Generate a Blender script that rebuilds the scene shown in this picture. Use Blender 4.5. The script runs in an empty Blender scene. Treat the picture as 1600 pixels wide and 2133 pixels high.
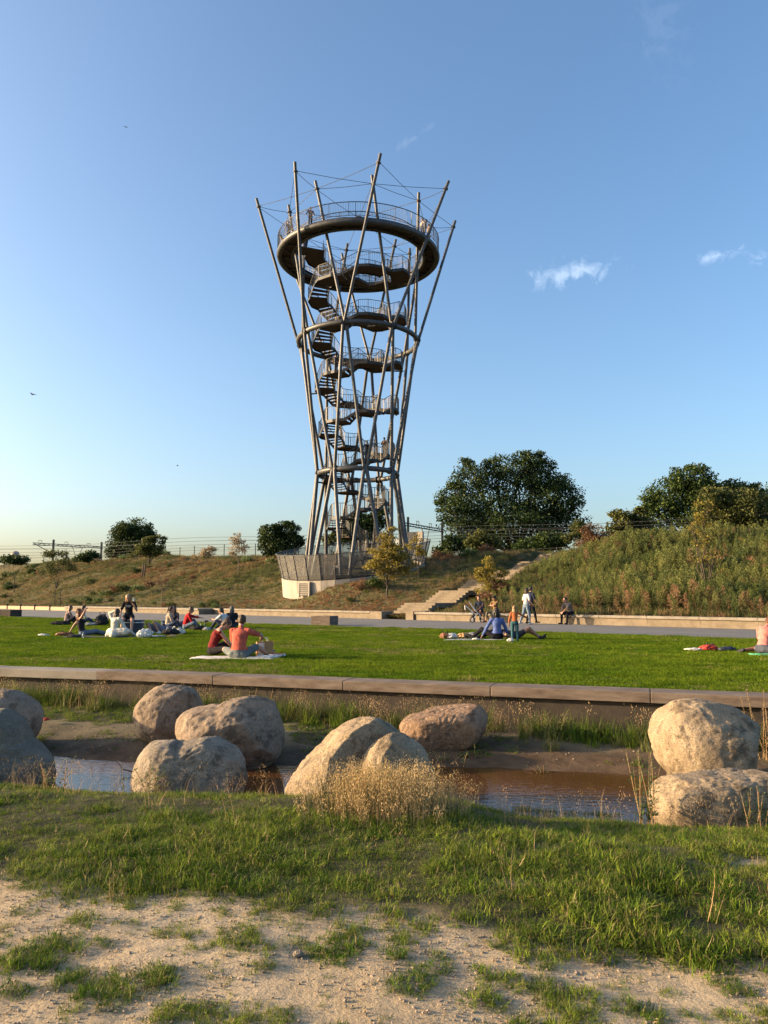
import bpy, bmesh, math, random
import numpy as np
from mathutils import Vector, Matrix

sc = bpy.context.scene
COL = sc.collection
R = math.radians
random.seed(7)
RNG = np.random.default_rng(7)

# ------------------------------------------------------------------ camera
EZ = 1.25            # eye height above the lawn
FPX = 1602.0         # focal length in photograph pixels (1600 x 2133)
PITCH = R(6.38)
cam_d = bpy.data.cameras.new('camera')
cam_d.sensor_fit = 'VERTICAL'
cam_d.angle_y = 2 * math.atan(1066.5 / FPX)
cam_d.clip_start = 0.05
cam_d.clip_end = 9000
cam = bpy.data.objects.new('camera', cam_d)
cam.location = (0, 0, EZ)
cam.rotation_euler = (math.pi / 2 + PITCH, 0, 0)
COL.objects.link(cam)
sc.camera = cam

# ------------------------------------------------------------------ sky and sun
SUN_AZ = R(1)        # the sun stands left of the view, a little ahead
SUN_EL = R(12.5)
SUN_DIR = Vector((-math.cos(SUN_AZ) * math.cos(SUN_EL), math.sin(SUN_AZ) * math.cos(SUN_EL), math.sin(SUN_EL)))
world = bpy.data.worlds.new('World')
sc.world = world
world.use_nodes = True
wn = world.node_tree.nodes
wl = world.node_tree.links
wn.clear()
w_out = wn.new('ShaderNodeOutputWorld')
w_bg = wn.new('ShaderNodeBackground')
w_bg.inputs['Strength'].default_value = 0.15
sky = wn.new('ShaderNodeTexSky')
sky.sky_type = 'NISHITA'
sky.sun_disc = False
sky.sun_elevation = SUN_EL
sky.sun_rotation = math.atan2(SUN_DIR.x, SUN_DIR.y)
sky.altitude = 20
sky.air_density = 0.9
sky.dust_density = 3.5
sky.ozone_density = 1.8
w_tc = wn.new('ShaderNodeTexCoord')
wl.new(w_bg.outputs[0], w_out.inputs[0])


def vmath(nt, op, a, b=None):
    n = nt.nodes.new('ShaderNodeVectorMath')
    n.operation = op
    for i, s in enumerate((a, b)):
        if s is None:
            continue
        if hasattr(s, 'is_linked'):
            nt.links.new(s, n.inputs[i])
        else:
            n.inputs[i].default_value = s
    return n.outputs['Value'] if op in ('DOT_PRODUCT', 'LENGTH') else n.outputs['Vector']


def fmath(nt, op, a, b=None, c=None, clamp=False):
    n = nt.nodes.new('ShaderNodeMath')
    n.operation = op
    n.use_clamp = clamp
    for i, s in enumerate((a, b, c)):
        if s is None:
            continue
        if hasattr(s, 'is_linked'):
            nt.links.new(s, n.inputs[i])
        else:
            n.inputs[i].default_value = s
    return n.outputs[0]


def ray(px, py):
    u = (px - 800) / FPX
    v = (1066.5 - py) / FPX
    return Vector((u, math.cos(PITCH) - v * math.sin(PITCH), math.sin(PITCH) + v * math.cos(PITCH)))


def onz(px, py, z=0.0):
    """the point on the level z that the photograph shows at this pixel"""
    r = ray(px, py)
    return r * ((z - EZ) / r.z) + Vector((0, 0, EZ))


def atY(px, py, Y):
    """the point at depth Y that the photograph shows at this pixel"""
    r = ray(px, py)
    return r * (Y / r.y) + Vector((0, 0, EZ))


# thin high clouds, set by direction in the sky
def world_clouds():
    nt = world.node_tree
    d = vmath(nt, 'NORMALIZE', w_tc.outputs['Generated'])
    hs = nt.nodes.new('ShaderNodeHueSaturation')
    hs.inputs['Saturation'].default_value = 1.14
    nt.links.new(sky.outputs[0], hs.inputs['Color'])
    tint = nt.nodes.new('ShaderNodeMix'); tint.data_type = 'RGBA'; tint.blend_type = 'MULTIPLY'
    tint.inputs['Factor'].default_value = 1; tint.inputs['B'].default_value = (1.03, 1.03, 1.03, 1)
    nt.links.new(hs.outputs[0], tint.inputs['A'])
    cur = tint.outputs['Result']
    nz = nt.nodes.new('ShaderNodeTexNoise')
    nz.inputs['Scale'].default_value = 46
    nz.inputs['Detail'].default_value = 5
    nz.inputs['Roughness'].default_value = .62
    nz.inputs['Distortion'].default_value = .6
    nt.links.new(d, nz.inputs['Vector'])
    specs = [  # px, py, half width, half height (rad), tilt, noise scale, strength
        (1195, 571, .078, .026, 0.06, 48, .33), (1497, 531, .042, .011, 0.12, 60, .30), (1592, 534, .026, .018, -.2, 60, .22),
        (1098, 578, .024, .014, .3, 60, .26), (865, 285, .060, .008, .52, 40, .07), (1380, 60, .05, .09, .2, 14, .03)]
    for px, py, a, b, tilt, ns, st in specs:
        c = ray(px, py).normalized()
        right = Vector((c.y, -c.x, 0)).normalized()
        up = right.cross(c).normalized()
        r2 = right * math.cos(tilt) + up * math.sin(tilt)
        u2 = -right * math.sin(tilt) + up * math.cos(tilt)
        uu = fmath(nt, 'MULTIPLY', vmath(nt, 'DOT_PRODUCT', d, tuple(r2)), 1 / a)
        vv = fmath(nt, 'MULTIPLY', vmath(nt, 'DOT_PRODUCT', d, tuple(u2)), 1 / b)
        rr = fmath(nt, 'SQRT', fmath(nt, 'ADD', fmath(nt, 'MULTIPLY', uu, uu), fmath(nt, 'MULTIPLY', vv, vv)))
        m = fmath(nt, 'SUBTRACT', 1.0, rr, clamp=True)
        front = fmath(nt, 'GREATER_THAN', vmath(nt, 'DOT_PRODUCT', d, tuple(c)), 0.5)
        k = fmath(nt, 'ADD', m, fmath(nt, 'MULTIPLY', fmath(nt, 'SUBTRACT', nz.outputs['Fac'], .5), 4.2))
        k = fmath(nt, 'SUBTRACT', k, .38)
        k = fmath(nt, 'MULTIPLY', fmath(nt, 'MULTIPLY', k, m, clamp=True), 1.6, clamp=True)
        k = fmath(nt, 'MULTIPLY', fmath(nt, 'MULTIPLY', k, front), st)
        mx = nt.nodes.new('ShaderNodeMix')
        mx.data_type = 'RGBA'
        nt.links.new(k, mx.inputs['Factor'])
        nt.links.new(cur, mx.inputs['A'])
        mx.inputs['B'].default_value = (3.4, 3.9, 4.6, 1)
        cur = mx.outputs['Result']
    nt.links.new(cur, w_bg.inputs['Color'])


world_clouds()
sun_d = bpy.data.lights.new('sun', 'SUN')
sun_d.energy = 5.0
sun_d.angle = R(0.6)
sun_d.color = (1.0, 0.71, 0.41)
sun = bpy.data.objects.new('sun', sun_d)
sun.rotation_euler = SUN_DIR.to_track_quat('Z', 'Y').to_euler()
sun.location = (-20, 0, 20)
COL.objects.link(sun)

vs = sc.view_settings
vs.view_transform = 'Standard'
vs.look = 'None'
vs.gamma = 1.0
vs.use_curve_mapping = False
vs.exposure = 1.25
sc.cycles.max_bounces = 5
sc.cycles.diffuse_bounces = 2
sc.cycles.glossy_bounces = 2
sc.cycles.transmission_bounces = 3
sc.cycles.transparent_max_bounces = 10
sc.cycles.use_denoising = True

# ------------------------------------------------------------------ numeric helpers
def vnoise(x, y, seed=0):
    """value noise in 0..1"""
    x = np.asarray(x, float); y = np.asarray(y, float)
    xi = np.floor(x).astype(np.int64); yi = np.floor(y).astype(np.int64)
    xf = x - xi; yf = y - yi
    def h(a, b):
        n = (a * 374761393 + b * 668265263 + seed * 1274126177) & 0xffffffff
        n = ((n ^ (n >> 13)) * 1274126177) & 0xffffffff
        return ((n ^ (n >> 16)) & 0xffff) / 65535.0
    u = xf * xf * (3 - 2 * xf); v = yf * yf * (3 - 2 * yf)
    a = h(xi, yi) * (1 - u) + h(xi + 1, yi) * u
    b = h(xi, yi + 1) * (1 - u) + h(xi + 1, yi + 1) * u
    return a * (1 - v) + b * v


def fbm(x, y, seed=0, octaves=4, gain=.5):
    s = 0; a = 1; t = 0
    for i in range(octaves):
        s = s + a * vnoise(x * 2 ** i, y * 2 ** i, seed + 31 * i); t += a; a *= gain
    return s / t


def sstep(a, b, x):
    t = np.clip((np.asarray(x, float) - a) / (b - a), 0, 1)
    return t * t * (3 - 2 * t)


# ------------------------------------------------------------------ object helpers
def tag(o, label=None, cat=None, group=None, kind=None):
    if label: o['label'] = label
    if cat: o['category'] = cat
    if group: o['group'] = group
    if kind: o['kind'] = kind
    return o


def link(name, me, parent=None, m=None):
    o = bpy.data.objects.new(name, me)
    COL.objects.link(o)
    if m is not None and me is not None and not me.materials:
        for q in (m if isinstance(m, (list, tuple)) else [m]):
            me.materials.append(q)
    if parent is not None:
        o.parent = parent
    return o


def empty(name, loc=(0, 0, 0), rz=0):
    o = bpy.data.objects.new(name, None)
    o.empty_display_size = .1
    COL.objects.link(o)
    o.location = loc
    o.rotation_euler = (0, 0, rz)
    return o


def mesh_np(name, v, f, smooth=False, mats=None, midx=None):
    """v (n,3); f a (m,k) array or a list of faces"""
    me = bpy.data.meshes.new(name)
    v = np.asarray(v, np.float32)
    if isinstance(f, np.ndarray):
        m, k = f.shape
        me.vertices.add(len(v)); me.vertices.foreach_set('co', v.ravel())
        me.loops.add(m * k); me.loops.foreach_set('vertex_index', f.astype(np.int32).ravel())
        me.polygons.add(m)
        me.polygons.foreach_set('loop_start', np.arange(0, m * k, k, dtype=np.int32))
        me.polygons.foreach_set('loop_total', np.full(m, k, np.int32))
        me.update(calc_edges=True)
    else:
        me.from_pydata([tuple(p) for p in v], [], f)
        me.update()
    if smooth:
        me.polygons.foreach_set('use_smooth', np.ones(len(me.polygons), bool))
    for q in mats or []:
        me.materials.append(q)
    if midx is not None:
        me.polygons.foreach_set('material_index', np.asarray(midx, np.int32))
    return me


class MB:
    """collects shapes, builds ONE mesh object"""
    def __init__(s):
        s.v = []; s.f = []; s.sm = []

    def add(s, vs, fs, smooth=False):
        n = len(s.v)
        s.v += [tuple(p) for p in vs]
        s.f += [tuple(i + n for i in q) for q in fs]
        s.sm += [smooth] * len(fs)
        return s

    def box(s, c, d, rz=0, M=None, taper=1.0):
        """centre c, full sizes d"""
        x, y, z = d[0] / 2, d[1] / 2, d[2] / 2
        ps = [Vector((a * x * (taper if k > 0 else 1), b * y * (taper if k > 0 else 1), k * z)) for k in (-1, 1) for b in (-1, 1) for a in (-1, 1)]
        Mx = Matrix.Translation(c) @ (M.to_4x4() if M is not None else Matrix.Rotation(rz, 4, 'Z'))
        return s.add([Mx @ p for p in ps], [(0, 2, 3, 1), (4, 5, 7, 6), (0, 1, 5, 4), (1, 3, 7, 5), (3, 2, 6, 7), (2, 0, 4, 6)])

    def rbox(s, c, d, b=.01, rz=0, M=None):
        """box with bevelled edges"""
        bm = bmesh.new()
        bmesh.ops.create_cube(bm, size=1)
        bmesh.ops.scale(bm, vec=d, verts=bm.verts)
        bmesh.ops.bevel(bm, geom=bm.edges[:], offset=b, segments=2, affect='EDGES', profile=.6)
        Mx = Matrix.Translation(c) @ (M.to_4x4() if M is not None else Matrix.Rotation(rz, 4, 'Z'))
        bm.verts.index_update()
        s.add([Mx @ p.co for p in bm.verts], [[q.index for q in fc.verts] for fc in bm.faces])
        bm.free()
        return s

    def tube(s, pts, r, seg=8, cap=True, closed=False, smooth=True):
        """tube through pts; r a number or a list"""
        pts = [Vector(p) for p in pts]
        n = len(pts)
        rr = r if isinstance(r, (list, tuple)) else [r] * n
        vs = []; fs = []
        for i, p in enumerate(pts):
            if closed:
                t = pts[(i + 1) % n] - pts[i - 1]
            else:
                t = pts[min(i + 1, n - 1)] - pts[max(i - 1, 0)]
            t.normalize()
            a = Vector((0, 0, 1)) if abs(t.z) < .9 else Vector((1, 0, 0))
            e1 = t.cross(a).normalized(); e2 = t.cross(e1)
            for k in range(seg):
                w = 2 * math.pi * k / seg
                vs.append(p + (e1 * math.cos(w) + e2 * math.sin(w)) * rr[i])
        m = n if closed else n - 1
        for i in range(m):
            j = (i + 1) % n
            for k in range(seg):
                k2 = (k + 1) % seg
                fs.append((i * seg + k, i * seg + k2, j * seg + k2, j * seg + k))
        s.add(vs, fs, smooth)
        if cap and not closed:
            s.add(vs[:seg], [tuple(range(seg))]); s.add(vs[-seg:], [tuple(reversed(range(seg)))])
        return s

    def lathe(s, prof, c=(0, 0, 0), seg=16, M=None):
        vs = []; fs = []
        n = len(prof)
        for k in range(seg):
            w = 2 * math.pi * k / seg
            for rr, z in prof:
                p = Vector((rr * math.cos(w), rr * math.sin(w), z))
                vs.append(Vector(c) + (M @ p if M is not None else p))
        for k in range(seg):
            k2 = (k + 1) % seg
            for i in range(n - 1):
                fs.append((k * n + i, k2 * n + i, k2 * n + i + 1, k * n + i + 1))
        return s.add(vs, fs, True)

    def mesh(s, name):
        me = bpy.data.meshes.new(name)
        me.from_pydata(s.v, [], s.f)
        me.update()
        me.polygons.foreach_set('use_smooth', np.array(s.sm, bool))
        return me

    def build(s, name, m, parent=None):
        return link(name, s.mesh(name), parent, m)


# ------------------------------------------------------------------ materials
def pmat(name, base, base2=None, scale=6.0, rough=.8, bump=.0, bscale=40.0, metal=0.0, var=.18, detail=5, spec=.4,
         coord='Object', rnd=0.0, island=0.0, transl=0.0, stretch=None, transmission=0.0, alpha=1.0, ramp=(.35, .65)):
    m = bpy.data.materials.new(name)
    m.use_nodes = True
    nt = m.node_tree
    b = nt.nodes['Principled BSDF']
    b2 = base2 or tuple(min(1, c * (1 + var)) for c in base)
    b1 = base if base2 else tuple(c * (1 - var) for c in base)
    tc = nt.nodes.new('ShaderNodeTexCoord')
    vec = nt.nodes.new('ShaderNodeNewGeometry').outputs['Position'] if coord == 'World' else tc.outputs[coord]
    if stretch:
        mp = nt.nodes.new('ShaderNodeMapping')
        mp.inputs['Scale'].default_value = stretch
        nt.links.new(vec, mp.inputs['Vector']); vec = mp.outputs['Vector']
    nz = nt.nodes.new('ShaderNodeTexNoise')
    nz.inputs['Scale'].default_value = scale
    nz.inputs['Detail'].default_value = detail
    nz.inputs['Roughness'].default_value = .62
    nt.links.new(vec, nz.inputs['Vector'])
    cr = nt.nodes.new('ShaderNodeValToRGB')
    cr.color_ramp.elements[0].position = ramp[0]
    cr.color_ramp.elements[1].position = ramp[1]
    cr.color_ramp.elements[0].color = (*b1, 1)
    cr.color_ramp.elements[1].color = (*b2, 1)
    nt.links.new(nz.outputs['Fac'], cr.inputs['Fac'])
    col = cr.outputs['Color']
    for amt, sock in ((rnd, ('ShaderNodeObjectInfo', 'Random')), (island, ('ShaderNodeNewGeometry', 'Random Per Island'))):
        if amt:
            q = nt.nodes.new(sock[0])
            hs = nt.nodes.new('ShaderNodeHueSaturation')
            v = fmath(nt, 'MULTIPLY_ADD', q.outputs[sock[1]], 2 * amt, 1 - amt)
            h = fmath(nt, 'MULTIPLY_ADD', q.outputs[sock[1]], -.10 * amt, .5 + .05 * amt)
            nt.links.new(v, hs.inputs['Value']); nt.links.new(h, hs.inputs['Hue'])
            nt.links.new(col, hs.inputs['Color']); col = hs.outputs['Color']
    nt.links.new(col, b.inputs['Base Color'])
    b.inputs['Roughness'].default_value = rough
    b.inputs['Metallic'].default_value = metal
    b.inputs['Specular IOR Level'].default_value = spec
    b.inputs['Transmission Weight'].default_value = transmission
    b.inputs['Alpha'].default_value = alpha
    if bump:
        n2 = nt.nodes.new('ShaderNodeTexNoise')
        n2.inputs['Scale'].default_value = bscale
        n2.inputs['Detail'].default_value = 6
        n2.inputs['Roughness'].default_value = .65
        nt.links.new(vec, n2.inputs['Vector'])
        bp = nt.nodes.new('ShaderNodeBump')
        bp.inputs['Strength'].default_value = min(1, bump)
        bp.inputs['Distance'].default_value = .6 / bscale
        nt.links.new(n2.outputs['Fac'], bp.inputs['Height'])
        nt.links.new(bp.outputs['Normal'], b.inputs['Normal'])
    if transl:
        tr = nt.nodes.new('ShaderNodeBsdfTranslucent')
        nt.links.new(col, tr.inputs['Color'])
        mx = nt.nodes.new('ShaderNodeMixShader')
        mx.inputs[0].default_value = transl
        out = nt.nodes['Material Output']
        nt.links.new(b.outputs[0], mx.inputs[1]); nt.links.new(tr.outputs[0], mx.inputs[2])
        nt.links.new(mx.outputs[0], out.inputs['Surface'])
    return m


M = {}
M['galv'] = pmat('galvanised steel', (.056, .058, .062), (.092, .093, .096), scale=3.0, rough=.5, metal=.3, bump=.05, bscale=30)
M['galv_dark'] = pmat('dull galvanised steel', (.032, .033, .035), (.055, .055, .055), scale=2.0, rough=.55, metal=.45)
M['rail'] = pmat('steel railing', (.075, .075, .077), rough=.5, metal=.5)
M['cable'] = pmat('steel cable', (.07, .07, .075), rough=.6)
M['tread'] = pmat('stair tread', (.060, .052, .045), (.10, .085, .07), scale=5, rough=.8)
M['deck'] = pmat('brown deck underside', (.060, .042, .032), (.10, .072, .053), scale=3, rough=.85, stretch=(1, 6, 1))
M['concrete'] = pmat('pale concrete', (.25, .22, .185), (.36, .325, .28), scale=2.2, stretch=(1.6, 1.6, .3), detail=8, rough=.9, bump=.12, bscale=60)
M['coping'] = pmat('coping concrete', (.155, .136, .108), (.25, .22, .182), scale=1.4, detail=9, rough=.9, bump=.2, bscale=50)
M['coping_old'] = pmat('brown coping concrete', (.095, .068, .050), (.185, .142, .110), scale=2.4, rough=.92, bump=.3, bscale=45, stretch=(1, 1, 5))  # darker, browner copy of the coping concrete
M['wall_dark'] = pmat('retaining wall with painted shade', (.028, .022, .017), (.058, .045, .034), scale=2, rough=.95, bump=.3, bscale=40)  # tone lowered to stand for the shade under the coping
M['step'] = pmat('sandy concrete step', (.135, .108, .074), (.205, .165, .118), scale=2.5, rough=.9, bump=.15, bscale=60)
M['path'] = pmat('grey path concrete', (.108, .106, .102), (.152, .148, .142), scale=.5, rough=.9, bump=.15, bscale=80, detail=8)
M['timber'] = pmat('timber edging', (.30, .20, .12), (.42, .30, .19), scale=4, rough=.85, stretch=(1, 1, 6))
M['post'] = pmat('dark post', (.05, .045, .04), rough=.7)
M['portal'] = pmat('catenary steel', (.075, .075, .06), rough=.7)
M['bark'] = pmat('bark', (.05, .038, .028), (.11, .085, .06), scale=6, rough=.95, bump=.5, bscale=30, stretch=(1, 1, .25))
M['twig'] = pmat('pale twig bark', (.16, .12, .085), rough=.9)
# ------------------------------------------------------------------ where the ground lies
def y_wall(x):
    x = np.asarray(x, float)
    return np.where(x > -4.68, 12.0 - .345 * x, 13.615 - .285 * (x + 4.68))


def y_stream(x):
    x = np.asarray(x, float)
    return 8.62 - .15 * x + .18 * np.sin(x * .9 + .6)


_SK = [(-30, -.50), (-7, -.40), (-4.6, -.37), (-3.2, -.36), (-2.3, -.385), (-1.7, -.50), (-1.05, -.715), (-.5, -.83), (.25, -.84), (.64, -.725), (1.1, -.63), (2.0, -.55), (3.2, -.48), (9, -.42)]


def g_near(x, y):
    """ground in front of the retaining wall"""
    x = np.asarray(x, float); y = np.asarray(y, float)
    s = y - y_stream(x)
    z = np.interp(s, [k[0] for k in _SK], [k[1] for k in _SK])
    z = z - .15 * sstep(.3, 1.2, x) * (1 - .7 * sstep(2.6, 3.6, x)) * (1 - sstep(-1.5, -.9, s)) * sstep(-3.7, -2.2, s)
    z = z + .05 * (fbm(x * .8, y * .8, 3) - .5) + .03 * (fbm(x * 3, y * 3, 5) - .5)
    return z


BN = Vector((.712, .702, 0)).normalized()      # away from the path, up the hill
BU = Vector((.702, -.712, 0)).normalized()     # along the bench, to the right
B0 = Vector((2.17, 43.9, 0))


def bench_t(x, y):
    return (np.asarray(x, float) - B0.x) * BN.x + (np.asarray(y, float) - B0.y) * BN.y


ST0 = onz(838, 1289.5)                          # foot of the hill steps
STD = Vector((.588, .809, 0))
GULLY = atY(548, 1248, 57.5)


def g_hill(x, y):
    x = np.asarray(x, float); y = np.asarray(y, float)
    t = bench_t(x, y)
    k = sstep(0, 25, t)
    z = .40 + 4.6 * k + .29 * np.maximum(0, -x - 3) ** .55 * k
    z = z + (fbm(x * .12, y * .12, 11) - .5) * 1.1 * sstep(1, 10, t) * (1 - .5 * sstep(30, 60, t)) + (fbm(x * .5, y * .5, 12) - .5) * .35 * sstep(1, 6, t)
    # the cutting beside the tower's plinth
    dx = (x - GULLY.x) * .8 + (y - GULLY.y) * .6; dy = -(x - GULLY.x) * .6 + (y - GULLY.y) * .8
    z = z - .55 * np.exp(-(dx / 4.6) ** 2 - (dy / 2.0) ** 2) * sstep(0, 3, t)
    # ground banked against the plinth, following its sloping rim, open at the left
    dx = x + 2.55; dy = y - 64.9; d = np.hypot(dx, dy)
    zt = 3.66 + .095 * dx + .150 * dy - .22 - .95 * (1 - sstep(-4.6, -1.0, dx)) - .35 * (1 - sstep(-2.5, 1.5, dx))
    w = (1 - sstep(6.2, 11.5, d)) * sstep(0, 4, t) * sstep(-7.5, -4.5, dx)
    z = z * (1 - w) + w * zt
    # the cut in which the steps lie
    a = (x - ST0.x) * STD.x + (y - ST0.y) * STD.y; b = (x - ST0.x) * STD.y - (y - ST0.y) * STD.x
    w = (1 - sstep(1.3, 2.6, np.abs(b))) * sstep(-1, .2, a) * (1 - sstep(25, 28, a))
    z = z * (1 - w) + w * (.0 + a * 4.8 / 24.2 - .12)
    return z


def grid_obj(name, P, m, smooth=True):
    """P (r,c,3) points"""
    r, c, _ = P.shape
    i = np.arange(r * c).reshape(r, c)
    f = np.stack([i[:-1, :-1], i[:-1, 1:], i[1:, 1:], i[1:, :-1]], -1).reshape(-1, 4)
    me = mesh_np(name, P.reshape(-1, 3), f, smooth)
    o = link(name, me, None, m)
    o['kind'] = 'structure'
    return o


def fg_edge(x):
    """near edge of the closed turf"""
    x = np.asarray(x, float)
    return np.interp(x, [-6, -2.3, -1.2, -.25, .4, 1.1, 1.8, 6], [4.8, 4.62, 4.35, 4.12, 3.92, 3.70, 3.55, 3.5]) + .22 * (fbm(x * 2.2, x * 0 + 4, 21) - .5)


def turf_cover(x, y):
    """0 bare sand .. 1 closed turf, on the near ground"""
    x = np.asarray(x, float); y = np.asarray(y, float)
    s = y - y_stream(x)
    c = sstep(-.12, .22, y - fg_edge(x) + .5 * (fbm(x * 2.6, y * 2.6, 8) - .5))
    # worn strips behind the crest on the right
    worn = np.exp(-((y - 5.15 + .1 * x) / .16) ** 2) * sstep(.1, .5, x) + .8 * np.exp(-((y - 4.52) / .09) ** 2) * np.exp(-((x - .75) / .45) ** 2)
    c = c * (1 - .85 * np.clip(worn, 0, 1) * sstep(.35, .6, fbm(x * 3, y * 3, 9)))
    far = sstep(.47, .58, fbm(x * 1.4, y * 1.8, 15) + .16 * sstep(1.6, 2.8, s) - .04)
    return np.where(s < -1.1, c, np.where(s < .8, 0, far))


# ------------------------------------------------------------------ materials of the ground
def ground_material():
    m = bpy.data.materials.new('sandy ground')
    m.use_nodes = True
    nt = m.node_tree
    b = nt.nodes['Principled BSDF']
    tc = nt.nodes.new('ShaderNodeTexCoord')
    def noise(sc_, det=6, ro=.6):
        n = nt.nodes.new('ShaderNodeTexNoise')
        n.inputs['Scale'].default_value = sc_; n.inputs['Detail'].default_value = det; n.inputs['Roughness'].default_value = ro
        nt.links.new(tc.outputs['Object'], n.inputs['Vector'])
        return n.outputs['Fac']
    def ramp(f, a, b_, p0=.35, p1=.65):
        r = nt.nodes.new('ShaderNodeValToRGB')
        r.color_ramp.elements[0].color = (*a, 1); r.color_ramp.elements[1].color = (*b_, 1)
        r.color_ramp.elements[0].position = p0; r.color_ramp.elements[1].position = p1
        nt.links.new(f, r.inputs['Fac'])
        return r.outputs['Color']
    def mix(f, a, b_):
        x = nt.nodes.new('ShaderNodeMix'); x.data_type = 'RGBA'
        nt.links.new(f, x.inputs['Factor'])
        nt.links.new(a, x.inputs['A']); nt.links.new(b_, x.inputs['B'])
        return x.outputs['Result']
    sand = ramp(noise(1.6, 7), (.325, .250, .152), (.44, .350, .228), .3, .7)
    crumbs = ramp(noise(55, 4, .7), (.23, .168, .105), (.44, .34, .225), .38, .5)
    sf = nt.nodes.new('ShaderNodeMath'); sf.operation = 'MULTIPLY'; sf.inputs[1].default_value = .55
    nt.links.new(noise(3.0, 4), sf.inputs[0])
    sand = mix(sf.outputs[0], sand, crumbs)
    soil = ramp(noise(5, 6), (.034, .032, .014), (.070, .062, .028))
    at = nt.nodes.new('ShaderNodeAttribute'); at.attribute_name = 'cover'  # soil under turf; on the far bank also painted shade
    mud_shade = ramp(noise(4, 6), (.060, .038, .022), (.115, .078, .047))  # mud by the water, and the painted shade of the far bank
    aw = nt.nodes.new('ShaderNodeAttribute'); aw.attribute_name = 'wet_shade'
    c = mix(at.outputs['Fac'], sand, soil)
    c = mix(aw.outputs['Fac'], c, mud_shade)
    nt.links.new(c, b.inputs['Base Color'])
    b.inputs['Roughness'].default_value = .95
    b.inputs['Specular IOR Level'].default_value = .2
    bp = nt.nodes.new('ShaderNodeBump'); bp.inputs['Strength'].default_value = 1; bp.inputs['Distance'].default_value = .015
    ad = nt.nodes.new('ShaderNodeMath'); ad.operation = 'MULTIPLY_ADD'; ad.inputs[1].default_value = .5
    nt.links.new(noise(70, 5, .7), ad.inputs[0]); nt.links.new(noise(16, 5, .65), ad.inputs[2])
    nt.links.new(ad.outputs[0], bp.inputs['Height'])
    nt.links.new(bp.outputs['Normal'], b.inputs['Normal'])
    return m


def hill_material():
    m = bpy.data.materials.new('hill turf')
    m.use_nodes = True
    nt = m.node_tree
    b = nt.nodes['Principled BSDF']
    tc = nt.nodes.new('ShaderNodeTexCoord')
    cols = []
    for sc_, a, b_, p0, p1 in ((.22, (.075, .075, .03), (.115, .092, .042), .4, .6), (1.3, (.05, .06, .02), (.145, .105, .055), .35, .65)):
        n = nt.nodes.new('ShaderNodeTexNoise'); n.inputs['Scale'].default_value = sc_; n.inputs['Detail'].default_value = 8
        nt.links.new(tc.outputs['Object'], n.inputs['Vector'])
        r = nt.nodes.new('ShaderNodeValToRGB')
        r.color_ramp.elements[0].color = (*a, 1); r.color_ramp.elements[1].color = (*b_, 1)
        r.color_ramp.elements[0].position = p0; r.color_ramp.elements[1].position = p1
        nt.links.new(n.outputs['Fac'], r.inputs['Fac']); cols.append(r.outputs['Color'])
    x = nt.nodes.new('ShaderNodeMix'); x.data_type = 'RGBA'; x.inputs['Factor'].default_value = .5
    nt.links.new(cols[0], x.inputs['A']); nt.links.new(cols[1], x.inputs['B'])
    nt.links.new(x.outputs['Result'], b.inputs['Base Color'])
    b.inputs['Roughness'].default_value = 1; b.inputs['Specular IOR Level'].default_value = .1
    n = nt.nodes.new('ShaderNodeTexNoise'); n.inputs['Scale'].default_value = 5; n.inputs['Detail'].default_value = 8
    nt.links.new(tc.outputs['Object'], n.inputs['Vector'])
    bp = nt.nodes.new('ShaderNodeBump'); bp.inputs['Strength'].default_value = 1; bp.inputs['Distance'].default_value = .25
    nt.links.new(n.outputs['Fac'], bp.inputs['Height']); nt.links.new(bp.outputs['Normal'], b.inputs['Normal'])
    return m


M['ground'] = ground_material()
M['hill'] = hill_material()
M['lawn'] = pmat('lawn turf', (.035, .055, .010), (.06, .085, .014), scale=2.0, rough=1, bump=.6, bscale=25, spec=.1)


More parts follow.
